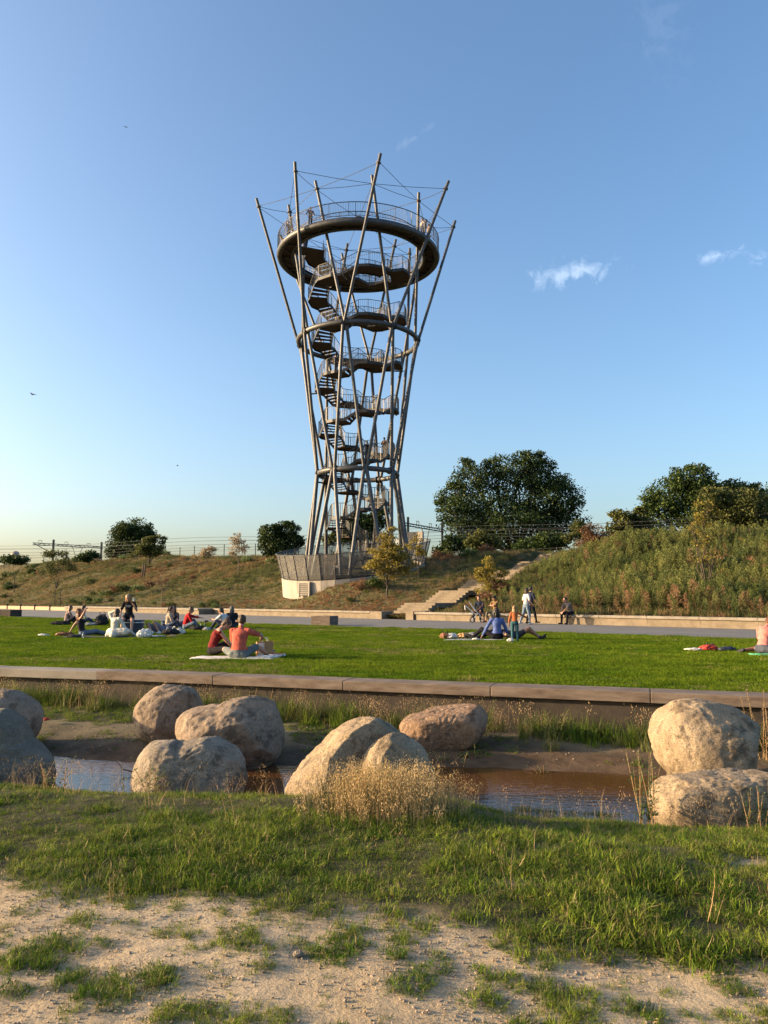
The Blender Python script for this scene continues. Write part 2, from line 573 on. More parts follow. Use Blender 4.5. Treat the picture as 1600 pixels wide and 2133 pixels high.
def build_ground():
    # near ground, from behind the camera to the foot of the retaining wall
    xs = np.unique(np.concatenate([np.linspace(-60, -7, 30), np.linspace(-7, -3.6, 40), np.linspace(-3.6, 3.8, 190), np.linspace(3.8, 7, 36), np.linspace(7, 60, 30)]))
    v = np.concatenate([np.linspace(0, .28, 12, endpoint=False), np.linspace(.28, .62, 130, endpoint=False), np.linspace(.62, 1, 120)])
    X = np.tile(xs, (len(v), 1))
    yf = y_wall(xs) - .40
    # rows: v=0 -> y=-12, .28 -> 2.6, .62 -> 6.6, 1 -> wall foot
    Y = np.empty_like(X)
    for j, xx in enumerate(xs):
        Y[:, j] = np.interp(v, [0, .28, .62, 1], [-12, 2.6, 6.6 - .06 * np.clip(xx, -9, 9), max(yf[j], 8 - .06 * np.clip(xx, -9, 9))])
    Z = g_near(X, Y)
    near = (np.abs(X) < 5) & (Y < 7)
    fine = .016 * (fbm(X * 4, Y * 4, 31, 5, .62) - .5) + .013 * (fbm(X * 30, Y * 24, 33, 3, .6) - .5)
    cov = turf_cover(X, Y)
    Z = Z + np.where(near, fine, .5 * fine) + .02 * cov * (Y < 7)
    o = grid_obj('ground', np.stack([X, Y, Z], -1), M['ground'])
    s = Y - y_stream(X)
    cov = np.where(s > .6, np.maximum(cov, .48 + .5 * fbm(X * 1.3, Y * 1.7, 44)), cov)  # soil tone spread over the far bank to paint its shade
    wet_shade = np.clip(sstep(-1.1, -.9, s) * (1 - sstep(.8, 2.0, s + .9 * (fbm(X * 1.5, Y * 1.5, 41) - .5))), 0, 1)  # wet at the stream, widened up the far bank as painted shade
    for n, a in (('cover', cov), ('wet_shade', wet_shade)):
        at = o.data.attributes.new(n, 'FLOAT', 'POINT')
        at.data.foreach_set('value', a.ravel().astype(np.float32))
    # stream
    xs2 = np.linspace(-40, 40, 161)
    vv = np.linspace(-1.6, 1.35, 12)
    X = np.tile(xs2, (12, 1)); Y = y_stream(X) + vv[:, None]
    w = bpy.data.materials.new('stream water'); w.use_nodes = True
    nt = w.node_tree; b = nt.nodes['Principled BSDF']
    b.inputs['Base Color'].default_value = (.13, .058, .022, 1)  # stream-bed brown, deepened to stand for the reflected bank
    b.inputs['Roughness'].default_value = .03
    b.inputs['IOR'].default_value = 1.333
    b.inputs['Transmission Weight'].default_value = .45
    b.inputs['Specular IOR Level'].default_value = .5
    tc = nt.nodes.new('ShaderNodeTexCoord'); mp = nt.nodes.new('ShaderNodeMapping'); mp.inputs['Scale'].default_value = (1, 2.4, 1)
    nz = nt.nodes.new('ShaderNodeTexNoise'); nz.inputs['Scale'].default_value = 7; nz.inputs['Detail'].default_value = 4
    nt.links.new(tc.outputs['Object'], mp.inputs['Vector']); nt.links.new(mp.outputs['Vector'], nz.inputs['Vector'])
    bp = nt.nodes.new('ShaderNodeBump'); bp.inputs['Strength'].default_value = .13; bp.inputs['Distance'].default_value = .03
    nt.links.new(nz.outputs['Fac'], bp.inputs['Height']); nt.links.new(bp.outputs['Normal'], b.inputs['Normal'])
    grid_obj('stream_water', np.stack([X, Y, np.full_like(X, -.722)], -1), w)
    # lawn
    xs3 = np.unique(np.concatenate([np.linspace(-140, -30, 30), np.linspace(-30, 30, 200), np.linspace(30, 90, 20)]))
    v = np.linspace(0, 1, 90) ** 1.4
    X = np.tile(xs3, (90, 1))
    ya = y_wall(xs3) + .01
    pn = onz(60, 1286), onz(1600, 1331)
    sl = (pn[1].y - pn[0].y) / (pn[1].x - pn[0].x)
    global y_pathnear
    def y_pathnear(x):
        x = np.asarray(x, float)
        return np.interp(x, [-140, -23.05, -3.07, 1.21, 7.91, 11.79, 30, 90], [136, 50.36, 35.5, 32.5, 27.0, 23.9, 10.3, 10.3 - 44])
    yb = np.maximum(y_pathnear(xs3), ya + .5)
    Y = ya[None] + (yb - ya)[None] * v[:, None]
    Z = .02 * (fbm(X * .6, Y * .6, 51) - .5) * sstep(0, .5, Y - ya[None]) + .02 * (fbm(X * 4, Y * 4, 52) - .5) * sstep(0, .3, Y - ya[None]) - .012
    grid_obj('lawn', np.stack([X, Y, Z], -1), M['lawn'])
    # path: a sheet 4 mm above, from the lawn to the benches
    d = np.linspace(-130, 60, 191)
    top = np.array([[(B0 + BU * a + BN * .3).x, (B0 + BU * a + BN * .3).y] for a in d])
    bot = np.stack([top[:, 0] - 6.0, top[:, 1] - 6.0], 1)
    # near edge: follow the lawn's far edge
    for i in range(len(d)):
        lo, hi = 0.0, 40.0
        for _ in range(30):
            mid = (lo + hi) / 2
            p = top[i] - np.array([BN.x, BN.y]) * mid
            if p[1] > y_pathnear(p[0]): lo = mid
            else: hi = mid
        bot[i] = top[i] - np.array([BN.x, BN.y]) * (lo + .05)
    k = np.linspace(0, 1, 8)
    P = top[None] * (1 - k)[:, None, None] + bot[None] * k[:, None, None]
    Z = np.full(P.shape[:2] + (1,), .006)
    grid_obj('path', np.concatenate([P, Z], -1), M['path'])
    # hill and the land behind it
    s_ = np.unique(np.concatenate([np.linspace(-3000, -140, 16), np.linspace(-140, 60, 300), np.linspace(60, 3000, 16)]))
    t_ = np.unique(np.concatenate([np.linspace(.22, 30, 110), np.linspace(30, 120, 40), np.linspace(120, 4000, 20)]))
    S, T = np.meshgrid(s_, t_)
    X = B0.x + BU.x * S + BN.x * T; Y = B0.y + BU.y * S + BN.y * T
    grid_obj('hill', np.stack([X, Y, g_hill(X, Y)], -1), M['hill'])


build_ground()


def HZ(x, y):
    """ground height anywhere"""
    if bench_t(x, y) > .25: return float(g_hill(x, y))
    if y > float(y_wall(x)): return 0.0
    return float(g_near(x, y))


# ------------------------------------------------------------------ retaining wall by the stream
def build_walls():
    root = empty('retaining_wall', (0, 12, -.5))
    tag(root, 'low concrete retaining wall with brown coping slabs between lawn and stream', 'wall')
    inv = Matrix.Translation(-Vector((0, 12, -.5)))
    js = [-21.4, -19.3, -17.2, -15.1, -13.0, -10.95, -8.85, -6.8, -4.68, -2.55, -.45, 1.65, 3.65, 5.7, 7.8, 9.9, 12, 14.1, 16.2, 18.3, 20.4]
    for i in range(len(js) - 1):
        a = Vector((js[i], float(y_wall(js[i])), 0)); b = Vector((js[i + 1], float(y_wall(js[i + 1])), 0))
        u = (b - a).normalized(); n = Vector((u.y, -u.x, 0))
        L = (b - a).length - .006
        ang = math.atan2(u.y, u.x) + random.uniform(-.002, .002)
        c = (a + b) / 2 + n * .25
        light = js[i] < -4.7  # slabs at the left end take the paler concrete
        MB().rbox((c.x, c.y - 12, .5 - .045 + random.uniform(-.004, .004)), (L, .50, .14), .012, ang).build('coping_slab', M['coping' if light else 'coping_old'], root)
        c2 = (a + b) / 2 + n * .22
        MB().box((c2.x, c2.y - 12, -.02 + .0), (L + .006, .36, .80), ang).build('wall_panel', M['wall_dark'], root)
    # benches along the path -------------------------------------------------
    def bench(name, label, s0, s1, off, step, endcaps=True):
        p0 = B0 + BU * s0 - BN * off
        r = empty(name, p0)
        tag(r, label, 'bench')
        ang = math.atan2(BU.y, BU.x)
        n = max(1, round((s1 - s0) / step)); L = (s1 - s0) / n
        for i in range(n):
            m = BU * (L * (i + .5))
            q = m + BN * (.20 + off / 2)
            MB().rbox((q.x, q.y, .40), (L - .012, .55 + off, .12), .012, ang).build('coping_slab', M['coping'], r)
            q = m + BN * (.26 + off / 2)
            MB().box((q.x, q.y, .165), (L - .008, .46 + off, .35), ang).build('bench_panel', M['step'], r)
        return r
    def s_at(px, py):
        p = onz(px, py); return (p - B0).dot(BU)
    bench('stone_bench', 'long pale concrete bench right of the steps where three men sit', s_at(866, 1291.5), s_at(1600, 1312) + 9, 0, 2.3)
    bench('stone_bench', 'pale concrete bench between the steps and the grey return, behind the couple', s_at(437, 1280), s_at(790, 1288.5), 0, 2.6)
    bench('stone_bench', 'pale concrete bench standing forward on the left, behind the woman on the cooler', s_at(166, 1272), s_at(437, 1280), 1.3, 2.9)
    # timber edging at the far left
    s1 = s_at(164, 1272)
    for i in range(9):
        a = s1 - 4.1 * (i + 1)
        p = B0 + BU * a - BN * 1.0
        o = MB().rbox((0, 0, .16), (3.7, .10, .42), .01).build('timber_edging', M['timber'])
        o.location = p + BU * 1.85; o.rotation_euler = (0, 0, math.atan2(BU.y, BU.x))
        w = ['nearest', 'second', 'third', 'fourth', 'fifth', 'sixth', 'seventh', 'eighth', 'ninth'][i]
        tag(o, f'pale timber edging board along the path, {w} left of the stone bench', 'edging', 'timber edging boards along the path')
        q = MB().rbox((0, 0, .28), (.16, .16, .62), .01).build('edging_post', M['post'])
        q.location = p + BU * 3.9
        tag(q, f'short dark post at the timber edging, {w} left of the stone bench', 'post', 'posts of the timber edging')
    # stone cubes at the lawn's edge
    p = onz(675, 1303)
    o = MB().rbox((0, 0, .20), (.95, .95, .46), .015).build('stone_block', M['coping_old']); o.location = p + Vector((0, .4, 0)); o.rotation_euler = (0, 0, R(-20))
    tag(o, 'square brown stone block between lawn and path behind the picnic couple', 'block')
    p = onz(8, 1284.5)
    o = MB().rbox((0, 0, .20), (1.5, 1.0, .50), .015).build('stone_block', M['wall_dark']); o.location = p + Vector((0, .5, 0)); o.rotation_euler = (0, 0, R(-20))
    tag(o, 'dark stone block at the left edge of the photograph by the path', 'block')
    # steps up the hill ------------------------------------------------------
    sd = Vector((.588, .809, 0)); su = Vector((.809, -.588, 0))
    S0 = ST0.copy()
    r = empty('hill_steps', S0)
    tag(r, 'pale concrete steps climbing the hill between weeds and dry grass', 'steps')
    me = MB().rbox((0, 0, 0), (2.3, .46, .30), .012).mesh('step'); me.materials.append(M['step'])
    me2 = MB().rbox((0, 0, 0), (2.3, 2.3, .30), .012).mesh('landing'); me2.materials.append(M['step'])
    z = .165; t = .2; ang = math.atan2(su.y, su.x)
    for fl in range(6):
        for k in range(5):
            o = link('step', me, r); p = sd * t; o.location = (p.x, p.y, z - .15); o.rotation_euler = (0, 0, ang)
            z += .16; t += .38
        o = link('landing', me2, r); p = sd * (t + .92); o.location = (p.x, p.y, z - .15 - .02); o.rotation_euler = (0, 0, ang)
        t += 2.15
    # side cheeks at the foot of the steps
    a2 = math.atan2(BU.y, BU.x)
    for k, (sx, ln) in enumerate(((s_at(790, 1288.5) + .55, 1.0), (s_at(866, 1291.5) - .35, .6))):
        q = B0 + BU * sx + BN * .35 - S0
        MB().rbox((q.x, q.y, .21 + .03 * k), (ln, .9, .48), .015, a2).build('cheek_block', M['step'], r)


build_walls()
# ------------------------------------------------------------------ the lookout tower
TC = Vector((-2.25, 64.83, 0))
PH = R(12.4)
Z_BASE, Z_LOW, Z_MID, Z_TIP, Z_TOP = 3.06, 11.71, 23.31, 35.08, 30.9
R_BASE, R_LOW, R_MID, R_A, R_B = 4.56, 3.33, 5.16, 8.86, 6.14


def cyl(r, a, z):
    """a from the front (towards the camera), growing to the right"""
    return Vector((r * math.sin(a), -r * math.cos(a), z))


def stair_z():
    pass


LANDINGS = []


def build_tower():
    root = empty('lookout_tower', TC + Vector((0, 0, Z_BASE)))
    tag(root, 'tall flared steel lookout tower of slanting poles with spiral stairs and ring platform', 'tower')
    O = Vector((0, 0, -Z_BASE))
    def P(name, mb, m):
        return mb.build(name, m, root)
    def pole(a, b, r=.125, name='pole', m='galv', ext=0):
        a = a + O; b = b + O
        d = (b - a).normalized()
        return P(name, MB().tube([a - d * 0, b + d * ext], r, 12), M[m])
    h = R(22.5); q = R(45)
    for k in range(8):
        low = cyl(R_LOW, PH + q * k, Z_LOW)
        mid = cyl(R_MID, PH - h + q * k, Z_MID)
        # legs from the base to the low ring
        for s in (-1, 1):
            pole(cyl(R_BASE, PH + s * (h - R(4)) + q * k, Z_BASE - .25), cyl(R_LOW + .12, PH + s * R(1.6) + q * k, Z_LOW), .155, 'leg')
            # low ring to mid ring
            pole(cyl(R_LOW + .12, PH + s * R(1.8) + q * k, Z_LOW), cyl(R_MID + .1 * s, PH + s * (h - R(1.2)) + q * k, Z_MID), .135)
        # outer pole leans right going up, inner pole leans left
        ta = cyl(R_A, PH + q * k, Z_TIP + .05); tb = cyl(R_B, PH - 2 * h + q * k, Z_TIP - .2)
        pole(mid + (mid - Vector((0, 0, Z_MID))) * .03, ta, .125, ext=.35)
        pole(mid - (mid - Vector((0, 0, Z_MID))) * .03, tb, .125, ext=.35)
        for tip, base in ((ta, mid), (tb, mid)):
            d = (tip - base).normalized(); c = tip - d * .35 + O
            P('collar', MB().tube([c - d * .06, c + d * .06], .20, 12), M['cable'])
        for rr, c in ((.30, low), (.30, mid)):
            e = Vector((-c.y, c.x, 0)).normalized()
            P('ring_clamp', MB().tube([c + O + e * .16, c + O + e * .24], rr, 12), M['galv_dark'])
            P('ring_clamp', MB().tube([c + O - e * .24, c + O - e * .16], rr, 12), M['galv_dark'])
    for R_, z, r in ((R_LOW, Z_LOW, .215), (R_MID, Z_MID, .215)):
        P('ring_beam', MB().tube([cyl(R_, R(i * 6), z) + O for i in range(60)], r, 12, closed=True), M['galv'])
    # cables between the tips
    def tipA(k): return cyl(R_A, PH + q * k, Z_TIP - .30) + O
    def tipB(k): return cyl(R_B, PH + q * k, Z_TIP - .55) + O
    hub = Vector((0, 0, 34.7)) + O
    for k in range(8):
        for a, b in ((tipA(k), tipB(k)), (tipA(k), tipB(k + 1)), (tipA(k), tipB(k - 1)), (tipB(k), tipB(k + 1)), (tipB(k), hub + (tipB(k) - hub).normalized() * .3)):
            P('cable', MB().tube([a, (a + b) / 2 - Vector((0, 0, .06)), b], .021, 5, cap=False), M['cable'])
    P('cable_hub', MB().tube([hub + cyl(.32, R(i * 20), 0) for i in range(18)], .05, 6, closed=True), M['cable'])
    # ring platform -----------------------------------------------------------
    RO, RI = 6.90, 5.75
    P('outer_ring_tube', MB().tube([cyl(RO, R(i * 5), Z_TOP) + O for i in range(72)], .25, 12, closed=True), M['galv'])
    P('inner_ring_tube', MB().tube([cyl(RI, R(i * 5), Z_TOP - .05) + O for i in range(72)], .16, 10, closed=True), M['galv'])
    d = MB(); n = 72
    vs = []; fs = []
    for i in range(n):
        a = R(i * 5)
        for r_, z in ((RI - .1, .20), (RO + .1, .20), (RO + .1, .28), (RI - .1, .28)):
            vs.append(cyl(r_, a, Z_TOP + z) + O)
    for i in range(n):
        j = (i + 1) % n
        for e in range(4):
            f = (e + 1) % 4
            fs.append((i * 4 + e, i * 4 + f, j * 4 + f, j * 4 + e))
    P('ring_deck', d.add(vs, fs), M['galv_dark'])
    vs = []; fs = []
    for i in range(n):
        for r_ in (RI, RO):
            vs.append(cyl(r_, R(i * 5), Z_TOP + .06) + O)
    for i in range(n):
        j = (i + 1) % n
        fs.append((i * 2, i * 2 + 1, j * 2 + 1, j * 2))
    P('deck_underside', MB().add(vs, fs), M['deck'])
    for i in range(32):
        a = R(i * 11.25); b = R((i + 1) * 11.25)
        P('brace', MB().tube([cyl(RI if i % 2 else RO, a, Z_TOP - .10) + O, cyl(RO if i % 2 else RI, b, Z_TOP - .10) + O], .055, 6), M['galv_dark'])
    for i in range(16):
        a = R(i * 22.5 + 5)
        P('bracket', MB().tube([cyl(RO - .2, a, Z_TOP - .08) + O, cyl(RI, a, Z_TOP - .08) + O], .07, 6), M['galv_dark'])
    bal = MB()
    for r_, z0, hh in ((RO + .16, Z_TOP + .28, 1.25), (RI - .12, Z_TOP + .28, 1.2)):
        P('handrail', MB().tube([cyl(r_, R(i * 5), z0 + hh) + O for i in range(72)], .035, 6, closed=True), M['rail'])
        P('bottom_rail', MB().tube([cyl(r_, R(i * 5), z0 + .12) + O for i in range(72)], .02, 5, closed=True), M['rail'])
        nb = int(2 * math.pi * r_ / .135)
        for i in range(nb):
            a = 2 * math.pi * i / nb
            p = cyl(r_, a, z0 + .1) + O
            w = .045 if i % 12 == 0 else .015
            bal.box((p.x, p.y, p.z + hh / 2 - .08), (w, w, hh - .1), rz=a)
    o = P('balusters', bal, M['rail']); o['kind'] = 'stuff'
    # spiral stair --------------------------------------------------------------
    # a flight of four risers and a landing, six of each per turn, rising front -> right -> back -> left
    turns = 7
    n_sec = turns * 6
    a_end = R(-78)
    dz = (Z_TOP + .24 - (Z_BASE + .1)) / (n_sec * 4)
    bal2 = MB()
    rad = lambda z: 1.92 + .0850 * z
    W = 1.42
    lines = {0: [], 1: []}
    for i in range(n_sec):
        a0 = a_end - R(60) * (n_sec - i)
        z0 = Z_BASE + .1 + i * 4 * dz
        ro = rad(z0); ri = ro - W
        # flight over 26 degrees, landing over 34 degrees
        af = R(27)
        for k in range(4):
            t0 = a0 + af * k / 4; t1 = a0 + af * (k + 1.12) / 4
            z = z0 + (k + 1) * dz - (dz if k == 99 else 0)
            if k == 3:
                break
            vs = [cyl(r_, t, z + e) + O for e in (-.05, 0) for t in (t0, t1) for r_ in (ri, ro)]
            MB().add(vs, [(0, 2, 3, 1), (4, 5, 7, 6), (0, 1, 5, 4), (1, 3, 7, 5), (3, 2, 6, 7), (2, 0, 4, 6)]).build('tread', M['tread'], root)
        zl = z0 + 4 * dz
        b0 = a0 + af * .75; b1 = a0 + R(60)
        bm_ = (b0 + b1) / 2
        # polygonal landing: bulges out in the middle
        ang = [b0, bm_ - R(9), bm_ + R(9), b1]
        rio = [(ri, ro), (ri + .03, ro + .20), (ri + .03, ro + .20), (ri, ro)]
        vs = []
        for e in (-.07, 0):
            for t, (r0, r1) in zip(ang, rio):
                vs += [cyl(r0, t, zl + e) + O, cyl(r1, t, zl + e) + O]
        fs = []
        for s in range(3):
            fs += [(s * 2, s * 2 + 1, s * 2 + 3, s * 2 + 2), (8 + s * 2, 8 + s * 2 + 2, 8 + s * 2 + 3, 8 + s * 2 + 1),
                   (s * 2 + 1, 8 + s * 2 + 1, 8 + s * 2 + 3, s * 2 + 3), (s * 2, s * 2 + 2, 8 + s * 2 + 2, 8 + s * 2)]
        fs += [(0, 8, 9, 1), (6, 7, 15, 14)]
        MB().add(vs, fs).build('landing', M['deck'], root)
        LANDINGS.append((TC + cyl((ri + ro) / 2, bm_, zl), bm_))
        # side plates and rails
        for side in (0, 1):
            rr = [ri if side == 0 else ro] * 2 + [x[side] for x in rio[1:]]
            path = [(a0, z0), (b0, zl), (ang[1], zl), (ang[2], zl), (b1, zl)]
            pts = [cyl(r_, t, z) + O for (t, z), r_ in zip(path, rr[:2] + rr[2:])]
            vs = []; fs = []
            off = (-1 if side == 0 else 1)
            for p_, (t, z) in zip(pts, path):
                e = Vector((math.sin(t), -math.cos(t), 0)) * off
                vs += [p_ + Vector((0, 0, -.17)), p_ + Vector((0, 0, .07)), p_ + e * .05 + Vector((0, 0, .07)), p_ + e * .05 + Vector((0, 0, -.17))]
            for s in range(4):
                for e in range(4):
                    f = (e + 1) % 4
                    fs.append((s * 4 + e, s * 4 + f, s * 4 + 4 + f, s * 4 + 4 + e))
            MB().add(vs, fs).build('stringer', M['galv_dark'], root)
            hr = [p_ + Vector((0, 0, 1.15)) for p_ in pts]
            MB().tube(hr, .028, 5).build('handrail', M['rail'], root)
            for s in range(4):
                L = (pts[s + 1] - pts[s]).length
                nb = max(2, int(L / .15))
                for j in range(nb):
                    p_ = pts[s].lerp(pts[s + 1], j / nb)
                    w = .05 if j == 0 else .016
                    bal2.box((p_.x, p_.y, p_.z + .58), (w, w, 1.14), rz=path[s][0])
    o = P('stair_balusters', bal2, M['rail']); o['kind'] = 'stuff'
    # struts that tie the stair to the poles
    for i in range(3, n_sec, 4):
        p, a = LANDINGS[i]
        z = p.z - .2
        if z < Z_LOW:
            rp = R_BASE + (R_LOW - R_BASE) * (z - Z_BASE) / (Z_LOW - Z_BASE)
        elif z < Z_MID:
            rp = R_LOW + (R_MID - R_LOW) * (z - Z_LOW) / (Z_MID - Z_LOW)
        else:
            rp = R_MID + (.65 - .02) * (z - Z_MID) / 5
        k = round((a - PH + (h if z > 17 else 0)) / q) * q + PH - (h if z > 17 else 0)
        if rp > rad(z) + .1 and z < Z_MID - .5:
            P('tie_strut', MB().tube([cyl(rad(z) - .3, a, z) + O, cyl(rp, k, z) + O], .07, 8), M['galv_dark'])
    # the landing bridge onto the ring
    a = a_end
    vs = [cyl(r_, t, Z_TOP + .25 + e) + O for e in (-.09, 0) for t in (a - R(7), a + R(11)) for r_ in (rad(31) - W, RI)]
    P('bridge_landing', MB().add(vs, [(0, 2, 3, 1), (4, 5, 7, 6), (0, 1, 5, 4), (1, 3, 7, 5), (3, 2, 6, 7), (2, 0, 4, 6)]), M['deck'])
    return root


TOWER = build_tower()

M['mesh_panel'] = pmat('perforated steel sheet', (.13, .127, .12), (.185, .18, .17), scale=2, rough=.55, metal=.4, alpha=.55)


def build_plinth():
    c = Vector((-2.55, 64.9, 0))
    root = empty('tower_plinth', c + Vector((0, 0, 1)))
    tag(root, 'round pale concrete plinth with flared mesh balustrade under the lookout tower', 'plinth')
    O = Vector((0, 0, -1))
    rb, rt = 6.0, 6.48
    zc = lambda p: 3.66 + .095 * p.x + .150 * p.y
    n = 32
    for i in range(n):
        a0, a1 = 2 * math.pi * i / n, 2 * math.pi * (i + 1) / n
        pts = []
        for a in (a0 + .003, a1 - .003):
            p = cyl(rb, a, 0); p.z = zc(p)
            q = cyl(rt, a, 0); q.z = zc(cyl(rb, a, 0)) + 1.92
            pts.append((p, q, a))
        # concrete wall segment (bows out slightly at the foot: battered)
        vs = []
        for p, q, a in pts:
            for r_, z in ((rb - .32, p.z - .04), (rb + .03, p.z - .04), (rb - .35, -1.0), (rb - .55, -1.0)):
                w = cyl(r_, a, z); vs.append(w + O)
        MB().add(vs, [(0, 1, 5, 4), (1, 2, 6, 5), (2, 3, 7, 6), (3, 0, 4, 7), (0, 3, 2, 1), (4, 5, 6, 7)]).build('wall_panel', M['concrete'], root)
        # mesh panel
        (p, q, a), (p2, q2, a2) = pts
        e = (q - p).normalized() * .05
        pane = MB().add([p + O + e, p2 + O + e, q2 + O, q + O], [(0, 1, 2, 3)]).build('mesh_panel', M['mesh_panel'], root)
        MB().tube([p + O - Vector((0, 0, .05)), q + O], .035, 6).build('panel_post', M['galv_dark'], root)
        MB().tube([q + O, q2 + O], .03, 6).build('top_rail', M['rail'], root)
        MB().tube([p + O, p2 + O], .028, 6).build('bottom_rail', M['galv_dark'], root)
    # floor inside
    MB().add([cyl(rb - .3, R(i * 10), 3.0) + O for i in range(36)], [tuple(range(36))]).build('platform_floor', M['path'], root)
    # louvred service door in the front of the plinth
    a = math.asin((636 - 733) * 59.0 / FPX / 6.0) if True else 0
    cdir = cyl(1, a, 0)
    fr = Matrix((Vector((math.cos(a), math.sin(a), 0)), Vector((-cdir.x, -cdir.y, 0)), Vector((0, 0, 1)))).transposed()
    base = cyl(rb - .02, a, 1.90) + O
    door = MB().box(base, (.95, .30, .95), M=fr).build('service_door', M['galv_dark'], root)
    for x, z, w, h_ in ((-.52, 0, .12, 1.15), (.52, 0, .12, 1.15), (0, .54, 1.2, .12)):
        p = base + fr @ Vector((x, -.12, z)); MB().rbox(p, (w, .16, h_), .01, M=fr).build('door_frame', M['concrete'], door)
    for k in range(6):
        p = base + fr @ Vector((0, -.17, -.38 + .15 * k)); MB().box(p, (.85, .06, .055), M=fr).build('louvre', M['coping'], door)
    # lit screen wall at the entrance on the right
    p = atY(862, 1136, 68.5) - (c + Vector((0, 0, 1)))
    MB().rbox(p, (2.0, .25, 2.4), .02, R(-35)).build('entrance_wall', M['concrete'], root)
    # a bench on the platform
    MB().rbox((-.2, -3.9, 2.55), (2.2, .5, .1), .01).build('platform_bench', M['galv_dark'], root)


build_plinth()
# ------------------------------------------------------------------ railway on the far side of the hill
def portal(label, p0, p1, over, stubs, foot):
    """two posts, a lattice beam with insulators on top and V hangers below"""
    a = atY(*p0); b = atY(*p1)
    base = Vector((a.x, a.y, HZ(a.x, a.y)))
    r = empty('catenary_portal', base); tag(r, label, 'railway portal')
    for p in (a, b):
        g = HZ(p.x, p.y) - 1.5
        q = Vector((p.x, p.y, 0)) - Vector((base.x, base.y, 0))
        MB().box((q.x, q.y, (p.z + g) / 2 - base.z), (.30, .30, p.z - g)).build('post', M['portal'], r)
    d = (b - a); d.z = 0; u = d.normalized()
    za = a.z - .95; zb = b.z - 1.05
    s0 = a - u * over; s1 = b + u * .35
    s0.z = za; s1.z = zb
    def loc(t):
        p = s0.lerp(s1, t); return p - base
    for o in (-.16, .16):
        MB().tube([loc(0) + Vector((0, 0, o)), loc(1) + Vector((0, 0, o))], .075, 6).build('beam_chord', M['portal'], r)
    n = 16
    for i in range(n):
        MB().tube([loc(i / n) + Vector((0, 0, -.16 if i % 2 else .16)), loc((i + 1) / n) + Vector((0, 0, .16 if i % 2 else -.16))], .045, 4).build('lattice_bar', M['portal'], r)
    MB().tube([loc(.03), a - base + Vector((0, 0, -2.6))], .07, 6).build('brace', M['portal'], r)
    for t in stubs:
        c = loc(t) + Vector((0, 0, .5))
        mb = MB(); mb.tube([c + u * .3 - Vector((0, 0, .35)), c + u * .3 + Vector((0, 0, .15)), c - u * .3 + Vector((0, 0, .15)), c - u * .3 - Vector((0, 0, .35))], .055, 5)
        mb.build('insulator_bracket', M['portal'], r)
    for t in foot:
        c = loc(t)
        low = c + Vector((0, 0, -2.6))
        for e in (-1, 1):
            MB().tube([c + u * e * 1.0 - Vector((0, 0, .16)), low], .06, 5).build('hanger', M['portal'], r)
        MB().tube([low, low - Vector((0, 0, 1.2))], .08, 5).build('drop_post', M['portal'], r)
    return r


portal('dark steel railway portal on the crest at the far left', (112, 1124, 140), (212, 1129, 147), 3.8, (.10, .46, .78), (.62,))
portal('dark steel railway portal right of the tower plinth', (850, 1077, 96), (921, 1089, 104), 1.9, (.38, .68), (.56,))


def wires():
    hs = [(1139, 1066), (1146, 1074), (1152, 1086), (1158, 1092), (1144, 1080), (1163, 1100)]
    for i, (l, r_) in enumerate(hs):
        Y0, Y1 = 128 + i, 84 + i * 1.2
        # a wire is straight in space between its ends and sags slightly between supports
        a = atY(-40, l, Y0); b = atY(1680, r_, Y1)
        pts = []
        for k in range(61):
            t = k / 60
            p = a.lerp(b, t); p.z -= .35 * math.sin(t * math.pi * 3) ** 2
            pts.append(p)
        o = MB().tube(pts, .022, 4, cap=False).build('overhead_wire', M['cable'])
        w = ['topmost', 'second', 'third', 'fourth', 'fifth', 'lowest'][[0, 1, 3, 4, 2, 5][i]]
        tag(o, f'thin overhead railway wire behind tower and trees, {w} of six', 'wire', 'overhead railway wires')


wires()


def crest_fence():
    pxs = [10, 48, 92, 138, 185, 232, 282, 318, 345, 375, 405, 435, 467, 532, 566]
    pr = [925, 968, 1104, 1160, 1390, 1440]
    root = None
    for part, (xs, Ys, label) in enumerate(((pxs, (150, 98), 'wire mesh fence with dark posts along the crest left of the tower'), (pr, (96, 74), 'wire mesh fence with dark posts along the crest right of the tower'))):
        ps = []
        for i, px in enumerate(xs):
            Y = Ys[0] + (Ys[1] - Ys[0]) * (px - xs[0]) / (xs[-1] - xs[0])
            p = atY(px, 1150, Y); p.z = HZ(p.x, p.y); ps.append(p)
        r = empty('crest_fence', ps[0]); tag(r, label, 'fence')
        for p in ps:
            MB().box(p - ps[0] + Vector((0, 0, .95)), (.09, .09, 2.1)).build('post', M['portal'], r)
        for h in (.5, 1.0, 1.5, 1.95):
            MB().tube([p - ps[0] + Vector((0, 0, h)) for p in ps], .012, 4, cap=False).build('wire', M['cable'], r)


crest_fence()
# hot-air balloon far off at the left
c = atY(32, 1157, 900)
bal = empty('hot_air_balloon', c); tag(bal, 'tiny grey hot-air balloon far off above the crest at the left', 'balloon')
M['balloon'] = pmat('balloon cloth', (.25, .22, .20), (.35, .30, .27), scale=.3, rough=.8)
MB().lathe([(.01, 5.2), (2.2, 4.9), (3.9, 3.6), (4.5, 1.6), (4.2, -.4), (2.9, -2.8), (1.3, -4.6), (.8, -5.0)], seg=20).build('envelope', M['balloon'], bal)
MB().rbox((0, 0, -7.4), (1.4, 1.1, 1.1), .1).build('basket', M['timber'], bal)
for sx in (-1, 1):
    for sy in (-1, 1):
        MB().tube([(sx * .6, sy * .5, -6.9), (sx * .7, sy * .6, -4.9)], .04, 4).build('rope', M['cable'], bal)


